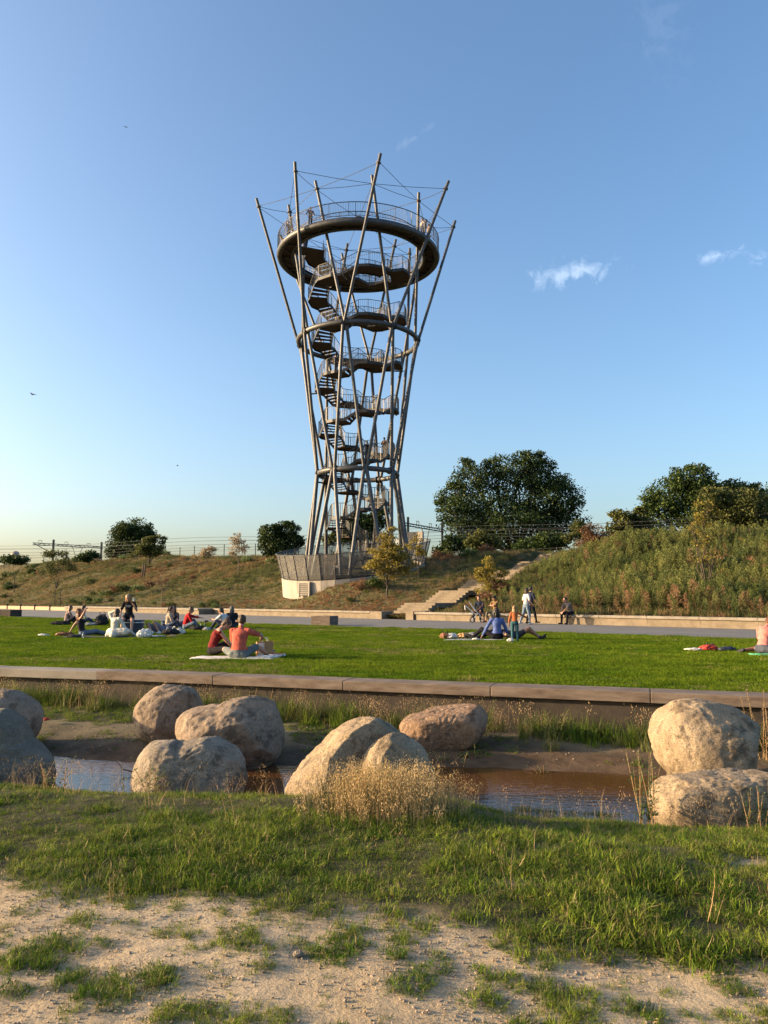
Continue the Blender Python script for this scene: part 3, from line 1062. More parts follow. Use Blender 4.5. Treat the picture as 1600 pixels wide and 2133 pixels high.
def bird(label, px, py, Y, s, yaw):
    r = MB()
    r.lathe([(.0, -.17), (.03, -.12), (.05, 0), (.035, .1), (.01, .16), (.0, .17)], seg=8, M=Matrix.Rotation(math.pi / 2, 3, 'X'))
    o = r.build('bird', M['post']); o.location = atY(px, py, Y); o.rotation_euler = (0, 0, yaw); o.scale = (s, s, s)
    tag(o, label, 'bird', 'birds in the sky')
    for e in (-1, 1):
        MB().add([(0, .07, .02), (e * .16, .10, .09), (e * .38, -.02, .05), (e * .36, -.06, .05), (e * .15, -.02, .09), (0, -.07, .02),
                  (0, .07, .035), (e * .16, .10, .105), (e * .38, -.02, .055), (e * .36, -.06, .055), (e * .15, -.02, .105), (0, -.07, .035)],
                 [(0, 1, 4, 5), (1, 2, 3, 4), (6, 11, 10, 7), (7, 10, 9, 8), (0, 6, 7, 1), (1, 7, 8, 2), (2, 8, 9, 3), (3, 9, 10, 4), (4, 10, 11, 5)]).build('wing', M['post'], o)
    MB().add([(-.03, -.15, 0), (.03, -.15, 0), (.06, -.26, 0), (-.06, -.26, 0), (0, -.2, .015)], [(0, 1, 4), (1, 2, 4), (2, 3, 4), (3, 0, 4), (3, 2, 1, 0)]).build('tail', M['post'], o)


bird('dark bird flying low at the left, nearest of the three', 68, 822, 60, 1.0, R(70))
bird('small dark bird high up at the left', 262, 265, 95, .8, R(30))
bird('small dark bird left of the tower at mid height', 370, 970, 95, .8, R(120))
# ------------------------------------------------------------------ boulders
def stone_mat(name, a, b, c):
    m = pmat(name, a, b, scale=3.5, rough=.92, bump=.75, bscale=22, detail=9, spec=.2, ramp=(.38, .62))
    nt = m.node_tree
    bs = nt.nodes['Principled BSDF']
    old = bs.inputs['Base Color'].links[0].from_socket
    tc = nt.nodes.new('ShaderNodeTexCoord')
    v = nt.nodes.new('ShaderNodeTexNoise'); v.inputs['Scale'].default_value = 90; v.inputs['Detail'].default_value = 3
    nt.links.new(tc.outputs['Object'], v.inputs['Vector'])
    r = nt.nodes.new('ShaderNodeValToRGB')
    r.color_ramp.elements[0].position = .50; r.color_ramp.elements[1].position = .66
    nt.links.new(v.outputs['Fac'], r.inputs['Fac'])
    x = nt.nodes.new('ShaderNodeMix'); x.data_type = 'RGBA'
    nt.links.new(r.outputs['Color'], x.inputs['Factor'])
    nt.links.new(old, x.inputs['A']); x.inputs['B'].default_value = (*c, 1)
    # broad stains and lichen
    v2 = nt.nodes.new('ShaderNodeTexNoise'); v2.inputs['Scale'].default_value = 5.5; v2.inputs['Detail'].default_value = 8; v2.inputs['Roughness'].default_value = .7
    nt.links.new(tc.outputs['Object'], v2.inputs['Vector'])
    r2 = nt.nodes.new('ShaderNodeValToRGB'); r2.color_ramp.elements[0].position = .52; r2.color_ramp.elements[1].position = .60
    r2.color_ramp.elements[1].color = (.75, .75, .75, 1)
    nt.links.new(v2.outputs['Fac'], r2.inputs['Fac'])
    y = nt.nodes.new('ShaderNodeMix'); y.data_type = 'RGBA'
    nt.links.new(r2.outputs['Color'], y.inputs['Factor']); nt.links.new(x.outputs['Result'], y.inputs['A'])
    y.inputs['B'].default_value = (c[0] * .62, c[1] * .64, c[2] * .66, 1)
    # pits and cracks
    w = nt.nodes.new('ShaderNodeTexVoronoi'); w.feature = 'DISTANCE_TO_EDGE'; w.inputs['Scale'].default_value = 4.2
    mpv = nt.nodes.new('ShaderNodeMix'); mpv.data_type = 'VECTOR'; mpv.inputs['Factor'].default_value = .22
    nt.links.new(tc.outputs['Object'], mpv.inputs['A']); nt.links.new(v2.outputs['Color'], mpv.inputs['B'])
    nt.links.new(mpv.outputs['Result'], w.inputs['Vector'])
    r3 = nt.nodes.new('ShaderNodeValToRGB'); r3.color_ramp.elements[0].position = 0; r3.color_ramp.elements[1].position = .045
    nt.links.new(w.outputs['Distance'], r3.inputs['Fac'])
    bp = nt.nodes.new('ShaderNodeBump'); bp.inputs['Strength'].default_value = .18; bp.inputs['Distance'].default_value = .012
    old_n = bs.inputs['Normal'].links[0].from_socket
    nt.links.new(r3.outputs['Color'], bp.inputs['Height']); nt.links.new(old_n, bp.inputs['Normal']); nt.links.new(bp.outputs['Normal'], bs.inputs['Normal'])
    nt.links.new(y.outputs['Result'], bs.inputs['Base Color'])
    return m


M['stone_pink'] = stone_mat('pink granite', (.215, .160, .112), (.300, .232, .170), (.13, .098, .070))
M['stone_grey'] = stone_mat('grey granite', (.215, .175, .130), (.315, .262, .20), (.12, .10, .076))
M['stone_tan'] = stone_mat('tan granite', (.240, .182, .115), (.340, .265, .178), (.135, .10, .066))
M['stone_red'] = stone_mat('red sandstone', (.225, .142, .088), (.30, .205, .135), (.13, .085, .056))
M['stone_shaded'] = stone_mat('lichened granite with painted shade', (.10, .088, .066), (.17, .152, .118), (.22, .20, .16))  # colour kept dark to stand for the shade on the left boulder


def boulder(label, outline, Y, depth, m, cuts=(), seed=1, dip=0):
    """a stone whose silhouette follows the outline; star shaped about its centre"""
    rng = np.random.default_rng(seed)
    o = np.array(outline, float)
    cx = (o[:, 0].min() + o[:, 0].max()) / 2; cy = (o[:, 1].min() + o[:, 1].max()) / 2 + (o[:, 1].max() - o[:, 1].min()) * .08
    d = o - [cx, cy]
    ang = np.arctan2(-d[:, 1], d[:, 0]); rad = np.hypot(d[:, 0], d[:, 1])
    k = np.argsort(ang); ang = ang[k]; rad = rad[k]
    A = np.concatenate([ang - 2 * np.pi, ang, ang + 2 * np.pi]); Rr = np.concatenate([rad] * 3)
    c = atY(cx, cy, Y); s = (c - Vector((0, 0, EZ))).length / math.hypot(FPX, math.hypot(cx - 800, cy - 1066.5)) 
    bm = bmesh.new(); bmesh.ops.create_icosphere(bm, subdivisions=6, radius=1)
    me = bpy.data.meshes.new('boulder'); bm.to_mesh(me); bm.free()
    n = len(me.vertices); v = np.empty(n * 3, np.float32); me.vertices.foreach_get('co', v); v = v.reshape(-1, 3).astype(float)
    th = np.arctan2(v[:, 2], v[:, 0]); h = np.hypot(v[:, 0], v[:, 2])
    tt = np.linspace(-math.pi, math.pi, 721)
    prof = np.interp(tt, A, Rr) * s
    ker = np.hanning(25); ker /= ker.sum()
    prof = np.convolve(np.concatenate([prof[-61:-1], prof, prof[1:61]]), ker, 'same')[60:-60]
    rr = np.interp(th, tt, prof)
    hh = np.clip(h, 0, 1) ** .86               # fuller shoulders
    P = np.stack([np.cos(th) * rr * hh, v[:, 1] * depth, np.sin(th) * rr * hh], -1)
    nrm = v
    size = rr.mean()
    # chipped facets
    allc = list(cuts) + [(rng.normal(size=3), rng.uniform(.86, .97)) for _ in range(11)]
    for nv, f in allc:
        nv = np.asarray(nv, float); nv /= np.linalg.norm(nv)
        nv = nv * np.array([1, 1, 1])
        dd = P @ nv; mx = dd.max(); over = np.maximum(0, dd - mx * f)
        P = P - np.outer(over * .85, nv)
    # relief
    def n3(p, sc_, sd):
        q = p * sc_
        return (fbm(q[:, 0] + 7, q[:, 1] + q[:, 2] * .7, sd, 4, .55) + fbm(q[:, 2] + 3, q[:, 0] * .6 - q[:, 1], sd + 5, 4, .55)) / 2 - .5
    base = P / size
    disp = .02 + n3(base, 2.0, seed) * .10 + n3(base, 5, seed + 1) * .045 + n3(base, 14, seed + 2) * .018 + n3(base, 40, seed + 3) * .010
    rid = 1 - np.abs(2 * (n3(base, 2.6, seed + 9) + .5) - 1)
    disp = disp - .03 * np.clip((rid - .88) / .12, 0, 1)
    P = P + nrm * (disp * size)[:, None]
    me.vertices.foreach_set('co', P.astype(np.float32).ravel()); me.update()
    me.polygons.foreach_set('use_smooth', np.ones(len(me.polygons), bool))
    ob = link('boulder', me, None, m); ob.location = c
    tag(ob, label, 'boulder', 'boulders along the stream')
    return ob


boulder('rounded pink boulder behind the others, nearest the wall on the left', [(278, 1490), (285, 1470), (300, 1450), (325, 1433), (360, 1427), (390, 1430), (408, 1445), (420, 1468), (421, 1495), (410, 1535), (370, 1555), (320, 1545), (288, 1520)], 10.3, .42, M['stone_pink'], [((.75, -.75, -.1), .62)], 1)
boulder('large pink boulder with a dipped shoulder above the grey one', [(368, 1515), (372, 1495), (385, 1482), (420, 1475), (455, 1471), (490, 1458), (540, 1456), (570, 1465), (585, 1490), (590, 1525), (585, 1570), (560, 1592), (520, 1602), (470, 1590), (420, 1575), (385, 1552)], 9.45, .55, M['stone_pink'], [((.1, -1, -.35), .72)], 2)
boulder('grey granite boulder with a saddle top at the water in front left', [(281, 1612), (292, 1578), (310, 1550), (345, 1541), (380, 1549), (410, 1543), (450, 1540), (485, 1555), (505, 1580), (514, 1598), (508, 1650), (460, 1675), (400, 1680), (340, 1680), (288, 1665)], 7.9, .42, M['stone_grey'], [((.25, -1, .2), .75)], 3)
boulder('big slanting tan boulder behind the golden grass in the middle', [(590, 1642), (603, 1612), (640, 1575), (680, 1530), (715, 1505), (740, 1497), (780, 1500), (820, 1511), (850, 1530), (877, 1557), (897, 1595), (900, 1660), (800, 1700), (700, 1705), (600, 1690)], 7.55, .50, M['stone_tan'], [((.45, -1, .25), .50), ((-.75, -.25, .8), .80), ((.75, -.1, .8), .84)], 4)
boulder('lower brown lobe leaning on the right of the big slanting boulder', [(748, 1590), (772, 1556), (812, 1533), (850, 1533), (878, 1556), (897, 1592), (903, 1640), (880, 1680), (800, 1690), (770, 1640)], 7.32, .34, M['stone_tan'], [((.4, -1, .3), .7)], 14)
boulder('low reddish slab boulder on the far bank near the wall', [(833, 1512), (840, 1500), (880, 1487), (930, 1473), (975, 1468), (1005, 1475), (1018, 1495), (1014, 1520), (990, 1545), (950, 1560), (890, 1572), (848, 1556)], 10.0, .40, M['stone_red'], [((-.05, -1, -.3), .66), ((-.15, -.15, 1), .82)], 5)
boulder('large round tan boulder at the right, highest of all', [(1360, 1530), (1365, 1500), (1385, 1475), (1420, 1463), (1480, 1462), (1520, 1468), (1555, 1490), (1580, 1520), (1591, 1560), (1588, 1610), (1540, 1640), (1480, 1650), (1420, 1635), (1385, 1600), (1367, 1562)], 8.35, .56, M['stone_tan'], [((1, -.5, -.1), .78)], 6)
boulder('long low boulder at the right edge below the round one', [(1352, 1665), (1360, 1638), (1385, 1623), (1440, 1618), (1500, 1611), (1570, 1607), (1630, 1615), (1655, 1660), (1640, 1730), (1500, 1750), (1400, 1740), (1357, 1715)], 6.9, .36, M['stone_tan'], [((.2, -1, .1), .80), ((0, -.1, 1), .80)], 27)
boulder('lichened boulder with painted shade at the left edge beside the water', [(-110, 1610), (-80, 1530), (-30, 1488), (8, 1481), (30, 1500), (50, 1543), (80, 1565), (100, 1585), (107, 1620), (95, 1660), (20, 1680), (-80, 1670)], 8.45, .5, M['stone_shaded'], [((.6, -1, .2), .7)], 8)
boulder('pinkish boulder at the left edge behind the dark one', [(-90, 1505), (-55, 1452), (0, 1437), (40, 1448), (70, 1466), (81, 1490), (78, 1520), (58, 1552), (0, 1565), (-70, 1545)], 10.1, .5, M['stone_pink'], [((.5, -1, -.2), .75)], 9)


# ------------------------------------------------------------------ scattered grass as instances
def blade_set(n, length, width, spread, lean, rng, seg=2, droop=.5, stiff=1.0):
    """n curved blades round a foot -> verts, faces"""
    V = []; F = []
    a = rng.uniform(0, 2 * np.pi, n); r = spread * np.sqrt(rng.uniform(0, 1, n))
    fx = r * np.cos(a); fy = r * np.sin(a)
    for i in range(n):
        L = length * rng.uniform(.3, 1.2); w = width * rng.uniform(.7, 1.3)
        la = a[i] + rng.normal(0, .9); ln = abs(rng.normal(0, lean)) + .08
        dx, dy = math.cos(la), math.sin(la); px, py = -dy, dx
        b = len(V)
        for s in range(seg + 1):
            t = s / seg
            bend = ln * t + droop * ln * t * t
            h = L * t * math.cos(min(1.35, bend)); o = L * t * math.sin(min(1.35, bend))
            ww = w * (1 - t) ** .7
            if s < seg:
                V += [(fx[i] + dx * o + px * ww, fy[i] + dy * o + py * ww, h), (fx[i] + dx * o - px * ww, fy[i] + dy * o - py * ww, h)]
            else:
                V.append((fx[i] + dx * o, fy[i] + dy * o, h))
        for s in range(seg - 1):
            F.append((b + 2 * s, b + 2 * s + 1, b + 2 * s + 3, b + 2 * s + 2))
        F.append((b + 2 * seg - 2, b + 2 * seg - 1, b + 2 * seg))
    return V, F


def source(name, V, F, mats, midx=None, smooth=False):
    me = bpy.data.meshes.new(name)
    me.from_pydata([tuple(p) for p in V], [], F); me.update()
    for m in mats: me.materials.append(m)
    if midx is not None: me.polygons.foreach_set('material_index', np.array(midx, np.int32))
    return bpy.data.objects.new(name, me)


_GN = {}


def scatter(name, label, cat, pts, rot, scl, idx, sources):
    """ONE object whose modifier sets a copy of a source on every point"""
    col = bpy.data.collections.new(name + ' sources')
    for i, s in enumerate(sources):
        s.name = '%s_%02d' % (name, i); col.objects.link(s)
    me = bpy.data.meshes.new(name)
    me.vertices.add(len(pts)); me.vertices.foreach_set('co', np.asarray(pts, np.float32).ravel())
    for n, t, a in (('rot', 'FLOAT_VECTOR', rot), ('scl', 'FLOAT_VECTOR', scl), ('idx', 'INT', idx)):
        at = me.attributes.new(n, t, 'POINT')
        at.data.foreach_set('vector' if t == 'FLOAT_VECTOR' else 'value', np.asarray(a, np.float32 if t != 'INT' else np.int32).ravel())
    o = link(name, me)
    ng = bpy.data.node_groups.new(name, 'GeometryNodeTree')
    ng.interface.new_socket('Geometry', in_out='INPUT', socket_type='NodeSocketGeometry')
    ng.interface.new_socket('Geometry', in_out='OUTPUT', socket_type='NodeSocketGeometry')
    N = ng.nodes; L = ng.links
    gi = N.new('NodeGroupInput'); go = N.new('NodeGroupOutput')
    ci = N.new('GeometryNodeCollectionInfo'); ci.inputs['Collection'].default_value = col
    ci.inputs['Separate Children'].default_value = True; ci.inputs['Reset Children'].default_value = True
    ip = N.new('GeometryNodeInstanceOnPoints')
    def attr(n, t):
        q = N.new('GeometryNodeInputNamedAttribute'); q.data_type = t; q.inputs['Name'].default_value = n
        return q.outputs['Attribute']
    L.new(gi.outputs[0], ip.inputs['Points']); L.new(ci.outputs[0], ip.inputs['Instance'])
    ip.inputs['Pick Instance'].default_value = True
    L.new(attr('idx', 'INT'), ip.inputs['Instance Index'])
    er = N.new('FunctionNodeEulerToRotation'); L.new(attr('rot', 'FLOAT_VECTOR'), er.inputs[0])
    L.new(er.outputs[0], ip.inputs['Rotation']); L.new(attr('scl', 'FLOAT_VECTOR'), ip.inputs['Scale'])
    L.new(ip.outputs[0], go.inputs[0])
    md = o.modifiers.new('scatter', 'NODES'); md.node_group = ng
    tag(o, label, cat, kind='stuff')
    return o


def rs(n, lo, hi, zl=None, zh=None):
    s = RNG.uniform(lo, hi, n)
    z = s * (RNG.uniform(zl, zh, n) if zl else 1)
    return np.stack([s, s, z], -1)


def rz(n, tilt=.08):
    return np.stack([RNG.normal(0, tilt, n), RNG.normal(0, tilt, n), RNG.uniform(0, 2 * np.pi, n)], -1)


M['grass'] = pmat('green grass blade', (.066, .132, .010), (.155, .205, .024), scale=1.6, rough=.75, spec=.12, coord='World', rnd=.30, island=.40, transl=.28)
M['grass_dry'] = pmat('drying grass blade', (.17, .155, .045), (.28, .215, .085), scale=1, rough=.6, rnd=.25, island=.35, transl=.3)
M['straw'] = pmat('straw', (.33, .22, .095), (.46, .33, .16), scale=2, rough=.7, rnd=.2, island=.3, transl=.3)
M['lawn_blade'] = pmat('mown grass blade', (.072, .138, .006), (.130, .182, .013), scale=.45, detail=7, rough=.8, spec=.08, coord='World', rnd=.22, island=.3, transl=.38)
M['hay_green'] = pmat('hill grass blade', (.075, .095, .022), (.13, .135, .04), scale=.4, coord='World', rough=.7, rnd=.35, island=.3, transl=.3)
M['hay_tan'] = pmat('hill dry grass', (.175, .13, .052), (.27, .205, .092), scale=.4, coord='World', rough=.8, rnd=.3, island=.3, transl=.3)
M['hay_red'] = pmat('hill sorrel', (.17, .09, .038), (.25, .14, .065), scale=.4, coord='World', rough=.8, rnd=.3, island=.3, transl=.3)


def fg_grass():
    rng = np.random.default_rng(5)
    src = []
    for k in range(8):
        V, F = blade_set(54, .074, .0026, .085, .85, rng, 3, .9)
        mi = [0] * len(F)
        nd = 6 + 2 * (k % 4)
        V2, F2 = blade_set(nd + 2, .095, .0022, .08, .85, rng, 2, .8)
        F = list(F) + [tuple(i + len(V) for i in f) for f in F2]; V = V + V2; mi += [1] * len(F2)
        src.append(source('tuft', V, F, [M['grass'], M['grass_dry']], mi))
    # closed turf
    N = 38000
    x = RNG.uniform(-4.6, 5.2, N); y = RNG.uniform(3.0, 7.6, N)
    s = y - y_stream(x)
    c = turf_cover(x, y)
    keep = (np.abs(x) < .56 * y + .5) & (s < -1.0) & (RNG.uniform(0, 1, N) < c ** 1.3 * np.where(fbm(x * 5, y * 5, 77) > .42, 1, np.where(x < .2, .75, .45)))
    x, y = x[keep], y[keep]
    big = .40 + 1.25 * fbm(x * 1.9, y * 1.9, 61) ** 1.4 * (.4 + 1.2 * fbm(x * 6, y * 6, 62))
    big = np.clip(big, np.where(x < .2, .66, .46), 1.12)
    big *= np.interp(y - y_stream(x), [-5, -4.2, -3, -2.3, -1.2], [.95, .95, .85, .70, .55])
    # isolated tufts on the sand
    T = [(80, 1850, 60), (120, 1872, 80), (40, 1896, 28), (160, 1920, 72), (270, 1884, 55), (260, 1857, 80), (350, 1887, 60), (260, 1925, 40), (332, 1938, 58), (390, 1922, 36), (400, 1948, 48), (395, 1975, 36), (452, 1904, 46), (85, 1982, 130), (215, 1962, 28), (150, 2038, 72), (200, 2066, 110), (310, 2040, 88), (355, 2018, 42), (500, 1950, 88), (465, 1968, 52), (537, 1972, 72), (532, 2013, 56), (432, 2022, 36), (525, 1907, 40), (565, 1919, 30), (615, 1929, 32), (620, 1962, 42), (630, 1902, 46), (725, 1934, 76), (705, 1976, 112), (430, 2099, 72), (505, 2119, 92), (575, 2114, 72), (350, 2099, 72), (15, 2018, 42), (30, 2058, 52), (10, 1930, 30), (5, 1960, 26),
         (845, 1940, 88), (830, 1985, 62), (900, 2013, 52), (850, 2044, 82), (910, 1984, 26), (1010, 2024, 66), (1025, 1967, 42), (995, 2076, 72), (1115, 1986, 92), (1105, 2038, 84), (1190, 2078, 112), (1115, 2119, 66), (1180, 2128, 52), (1257, 2124, 46), (1325, 2100, 68), (1380, 2109, 42), (1400, 2058, 32), (1425, 2094, 36), (1465, 2119, 36), (1525, 2046, 74), (1520, 2109, 52), (1585, 2109, 62), (1010, 2150, 70), (700, 2150, 60), (1560, 2150, 70)]
    px, py, ps = [], [], []
    for a, b, w in T:
        p = onz(a, b, -.36); rr = w * p.y / FPX / 2
        n = max(4, int(20 * (w / 80) ** 2))
        for _ in range(n):
            t = random.uniform(0, 2 * math.pi); r_ = rr * math.sqrt(random.random())
            px.append(p.x + r_ * 1.1 * math.cos(t)); py.append(p.y + r_ * 1.1 * math.sin(t)); ps.append(random.uniform(.34, .60) * (.75 + .35 * w / 100))
    # a few strays
    for _ in range(160):
        yy = random.uniform(2.9, 4.6); xx = random.uniform(-.55, .55) * yy
        if yy < float(fg_edge(xx)): px.append(xx); py.append(yy); ps.append(random.uniform(.2, .4))
    # far bank
    N = 9000
    xb = RNG.uniform(-7.5, 7.5, N); sb = RNG.uniform(.85, 4.0, N); yb = y_stream(xb) + sb
    kb = (yb < y_wall(xb) - .62) & (RNG.uniform(0, 1, N) < turf_cover(xb, yb) * (.35 + .65 * sstep(1.5, 2.8, sb)))
    xb, yb = xb[kb], yb[kb]
    X = np.concatenate([x, px, xb]); Y = np.concatenate([y, py, yb])
    S = np.concatenate([big, ps, RNG.uniform(.35, .8, len(xb))])
    Z = g_near(X, Y) - .006
    n = len(X)
    sc3 = np.stack([S * RNG.uniform(.9, 1.25, n), S * RNG.uniform(.9, 1.25, n), S * RNG.uniform(.8, 1.1, n)], -1)
    scatter('meadow_grass', 'rough green grass tufts over the sandy foreground and stream banks', 'grass', np.stack([X, Y, Z], -1), rz(n, .28), sc3, RNG.integers(0, 8, n), src)
    # dry upright stalks in and behind the turf
    src = []
    for k in range(6):
        V, F = blade_set(5, .30, .0017, .06, .30, rng, 3, .5)
        # seed heads: short flecks near the tips
        V2 = []; F2 = []
        for q in range(14):
            t = rng.uniform(.6, 1); a = rng.uniform(0, 6.28); p = np.array([rng.normal(0, .03), rng.normal(0, .03), .34 * t])
            b = len(V2); w = .0022
            V2 += [tuple(p + [-w, 0, -.008]), tuple(p + [w, 0, -.008]), tuple(p + [w * math.cos(a), w * math.sin(a), .010])]
            F2.append((b, b + 1, b + 2))
        F = list(F) + [tuple(i + len(V) for i in f) for f in F2]; V = V + V2
        src.append(source('stalk', V, F, [M['straw']]))
    N = 2600
    x = RNG.uniform(-4.8, 5.2, N); y = RNG.uniform(3.9, 7.9, N); s = y - y_stream(x)
    d = np.exp(-((s + 1.75) / .45) ** 2) * .55 + .06 * sstep(.2, .8, x) * (s < -1.2) + .015
    k = (RNG.uniform(0, 1, N) < d) & (s < -1.1) & (np.abs(x) < .56 * y + .4)
    x, y = x[k], y[k]
    # along the wall foot
    N = 900
    xw = RNG.uniform(-9, 7, N); yw = y_wall(xw) - .75 - np.abs(RNG.normal(0, .28, N))
    kw = RNG.uniform(0, 1, N) < .25 + .75 * (fbm(xw * 1.2, xw * 0, 71) > .5)
    xw, yw = xw[kw], yw[kw]
    X = np.concatenate([x, xw]); Y = np.concatenate([y, yw]); n = len(X)
    S = np.concatenate([RNG.uniform(.45, 1.0, len(x)), RNG.uniform(.7, 1.5, len(xw))])
    scatter('dry_stalks', 'thin dry grass stalks on the stream bank and along the wall foot', 'grass', np.stack([X, Y, g_near(X, Y) - .01], -1), rz(n, .12), np.stack([S, S, S], -1), RNG.integers(0, 6, n), src)
    # lush tufts along the wall foot
    src = []
    for k in range(4):
        V, F = blade_set(60, .36, .0045, .13, .5, rng, 3, .7)
        src.append(source('lush', V, F, [M['grass' if k % 2 else 'hay_green']]))
    N = 900
    xw = RNG.uniform(-9, 7, N); yw = y_wall(xw) - .72 - np.abs(RNG.normal(0, .22, N))
    kw = RNG.uniform(0, 1, N) < .25 + .75 * (fbm(xw * .9, xw * 0 + 9, 72) > .45)
    xw, yw = xw[kw], yw[kw]; n = len(xw)
    scatter('wall_grass', 'long green grass tufts growing along the foot of the wall', 'grass', np.stack([xw, yw, g_near(xw, yw) - .01], -1), rz(n, .1), rs(n, .45, 1.05, .8, 1.1), RNG.integers(0, 4, n), src)


def lawn_grass():
    rng = np.random.default_rng(9)
    src = []
    for k in range(6):
        V, F = blade_set(150, .050, .0042, .20, .55, rng, 2, .6)
        src.append(source('mown', V, F, [M['lawn_blade']]))
    for k in range(2):
        V, F = blade_set(110, .040, .0042, .20, .75, rng, 2, .6)
        src.append(source('mown_dry', V, F, [M['grass_dry']]))
    pts = []
    # density falls with distance
    for lo, hi, dens in ((10, 17, 62), (17, 26, 40), (26, 54, 22)):
        A = (hi - lo) * 1.2 * hi
        N = int(A * dens)
        y = RNG.uniform(lo, hi, N); x = RNG.uniform(-.6 * hi, .6 * hi, N)
        k = (np.abs(x) < .54 * y + 1) & (y > y_wall(x) + .12) & (y < y_pathnear(x) + .03)
        pts.append(np.stack([x[k], y[k]], -1))
    p = np.concatenate(pts); n = len(p)
    x, y = p[:, 0], p[:, 1]
    h = .30 + 1.9 * fbm(x * .9, y * 2.4, 81) ** 1.5 * (.3 + 1.4 * fbm(x * 3, y * 7, 82))
    g = np.interp(y, [10, 17, 30, 54], [.8, 1, 1.3, 1.7])
    scl = np.stack([g * RNG.uniform(.9, 1.2, n), g * RNG.uniform(.9, 1.2, n), h * RNG.uniform(.8, 1.15, n)], -1)
    scatter('lawn_grass', 'short mown green grass of the picnic lawn', 'grass', np.stack([x, y, np.full(n, -.012)], -1), rz(n, .05), scl, np.where(RNG.uniform(0, 1, n) < np.clip(2.6 * fbm(x * .35, y * .5, 84) - 1.38, .02, .45) + .3 * np.exp(-np.abs(y_pathnear(x) - y) / .5), RNG.integers(6, 8, n), RNG.integers(0, 6, n)), src)


STAIR_HALF = 1.35


def off_stairs(x, y, w=1.5):
    a = (x - ST0.x) * STD.x + (y - ST0.y) * STD.y; b = (x - ST0.x) * STD.y - (y - ST0.y) * STD.x
    return ~((np.abs(b) < w) & (a > -1) & (a < 26.5))


def off_plinth(x, y):
    return np.hypot(x + 2.55, y - 64.9) > 6.15


def hill_grass():
    rng = np.random.default_rng(13)
    src = []
    for k in range(9):
        m = ('hay_green', 'hay_tan', 'hay_red')[k // 3]
        V, F = blade_set(70, .48, .009, .26, .5, rng, 2, .5)
        src.append(source('hay', V, F, [M[m]]))
    N = 52000
    s = RNG.uniform(-110, 30, N); t = RNG.uniform(.75, 40, N) ** 1.0
    x = B0.x + BU.x * s + BN.x * t; y = B0.y + BU.y * s + BN.y * t
    left = (s < (x * 0 - .0)) | (t > 0)
    a = (x - ST0.x) * STD.y - (y - ST0.y) * STD.x     # >0 right of the steps
    k = (np.abs(x) < .56 * y + 2) & off_stairs(x, y) & off_plinth(x, y) & (a < 2.4)
    k &= RNG.uniform(0, 1, N) < np.clip(.35 + 1.1 * (fbm(x * .35, y * .35, 91) - .35), .12, 1)
    x, y, t = x[k], y[k], t[k]; n = len(x)
    q = fbm(x * .16, y * .16, 92); q2 = RNG.uniform(0, 1, n)
    near_tower = np.exp(-((x + 1) / 7) ** 2) * (bench_t(x, y) < 8)
    red = (q + .35 * near_tower + .25 * (q2 - .5)) > .74
    tan = (~red) & ((fbm(x * .25, y * .25, 93) + .3 * (q2 - .5)) > .5)
    idx = np.where(red, 6 + RNG.integers(0, 3, n), np.where(tan, 3 + RNG.integers(0, 3, n), RNG.integers(0, 3, n)))
    sz = RNG.uniform(.35, .85, n) * (.55 + .9 * fbm(x * .3, y * .3, 94)) * np.interp(t, [0, 6, 18, 40], [.6, .8, 1.25, 1.3])
    scatter('hill_grass', 'dry green and russet grass covering the slope left of the steps', 'grass', np.stack([x, y, g_hill(x, y) - .02], -1), rz(n, .12),
            np.stack([sz * 1.3, sz * 1.3, sz], -1), idx, src)


M['weed_a'] = pmat('fleabane leaves', (.038, .060, .014), (.090, .110, .030), scale=.35, coord='World', rough=.7, rnd=.3, island=.35, transl=.3)
M['weed_b'] = pmat('fleabane plume', (.085, .115, .026), (.195, .205, .060), scale=.35, coord='World', rough=.8, rnd=.3, island=.3, transl=.3)
M['weed_dry'] = pmat('dry weed', (.18, .105, .048), (.28, .175, .085), scale=2, rough=.8, rnd=.3, island=.3, transl=.25)


def weed_mesh(rng, h=1.25, dry=False):
    """an upright weed: stem, narrow leaves, and a spire of small plumes"""
    V = []; F = []; mi = []
    def tri(p, d, w, m):
        d = np.asarray(d); s = np.cross(d, rng.normal(size=3)); s /= np.linalg.norm(s) + 1e-9
        b = len(V); V.extend([tuple(p - s * w), tuple(p + s * w), tuple(p + d)]); F.append((b, b + 1, b + 2)); mi.append(m)
    for k in range(6):
        b = len(V); w = .007 * (1 - k / 7)
        z0 = h * k / 6; z1 = h * (k + 1) / 6
        V.extend([(-w, 0, z0), (w, 0, z0), (w * .8, 0, z1), (-w * .8, 0, z1)]); F.append((b, b + 1, b + 2, b + 3)); mi.append(0)
    for k in range(46):
        t = rng.uniform(.05, .7); a = rng.uniform(0, 6.28)
        L = .17 * (1 - .45 * t) * rng.uniform(.6, 1.2); up = rng.uniform(.1, .9)
        tri(np.array([0, 0, h * t]), np.array([math.cos(a), math.sin(a), up]) * L, .010, 0)
    for k in range(150):
        t = rng.uniform(0, 1) ** .8; r = .13 * (1 - t) ** .75 + .012
        a = rng.uniform(0, 6.28); q = r * math.sqrt(rng.uniform(.1, 1))
        p = np.array([q * math.cos(a), q * math.sin(a), h * (.52 + .5 * t) - q * .4])
        tri(p, np.array([.6 * math.cos(a), .6 * math.sin(a), 1.0]) * rng.uniform(.03, .06), .011, 1)
    return V, F, mi


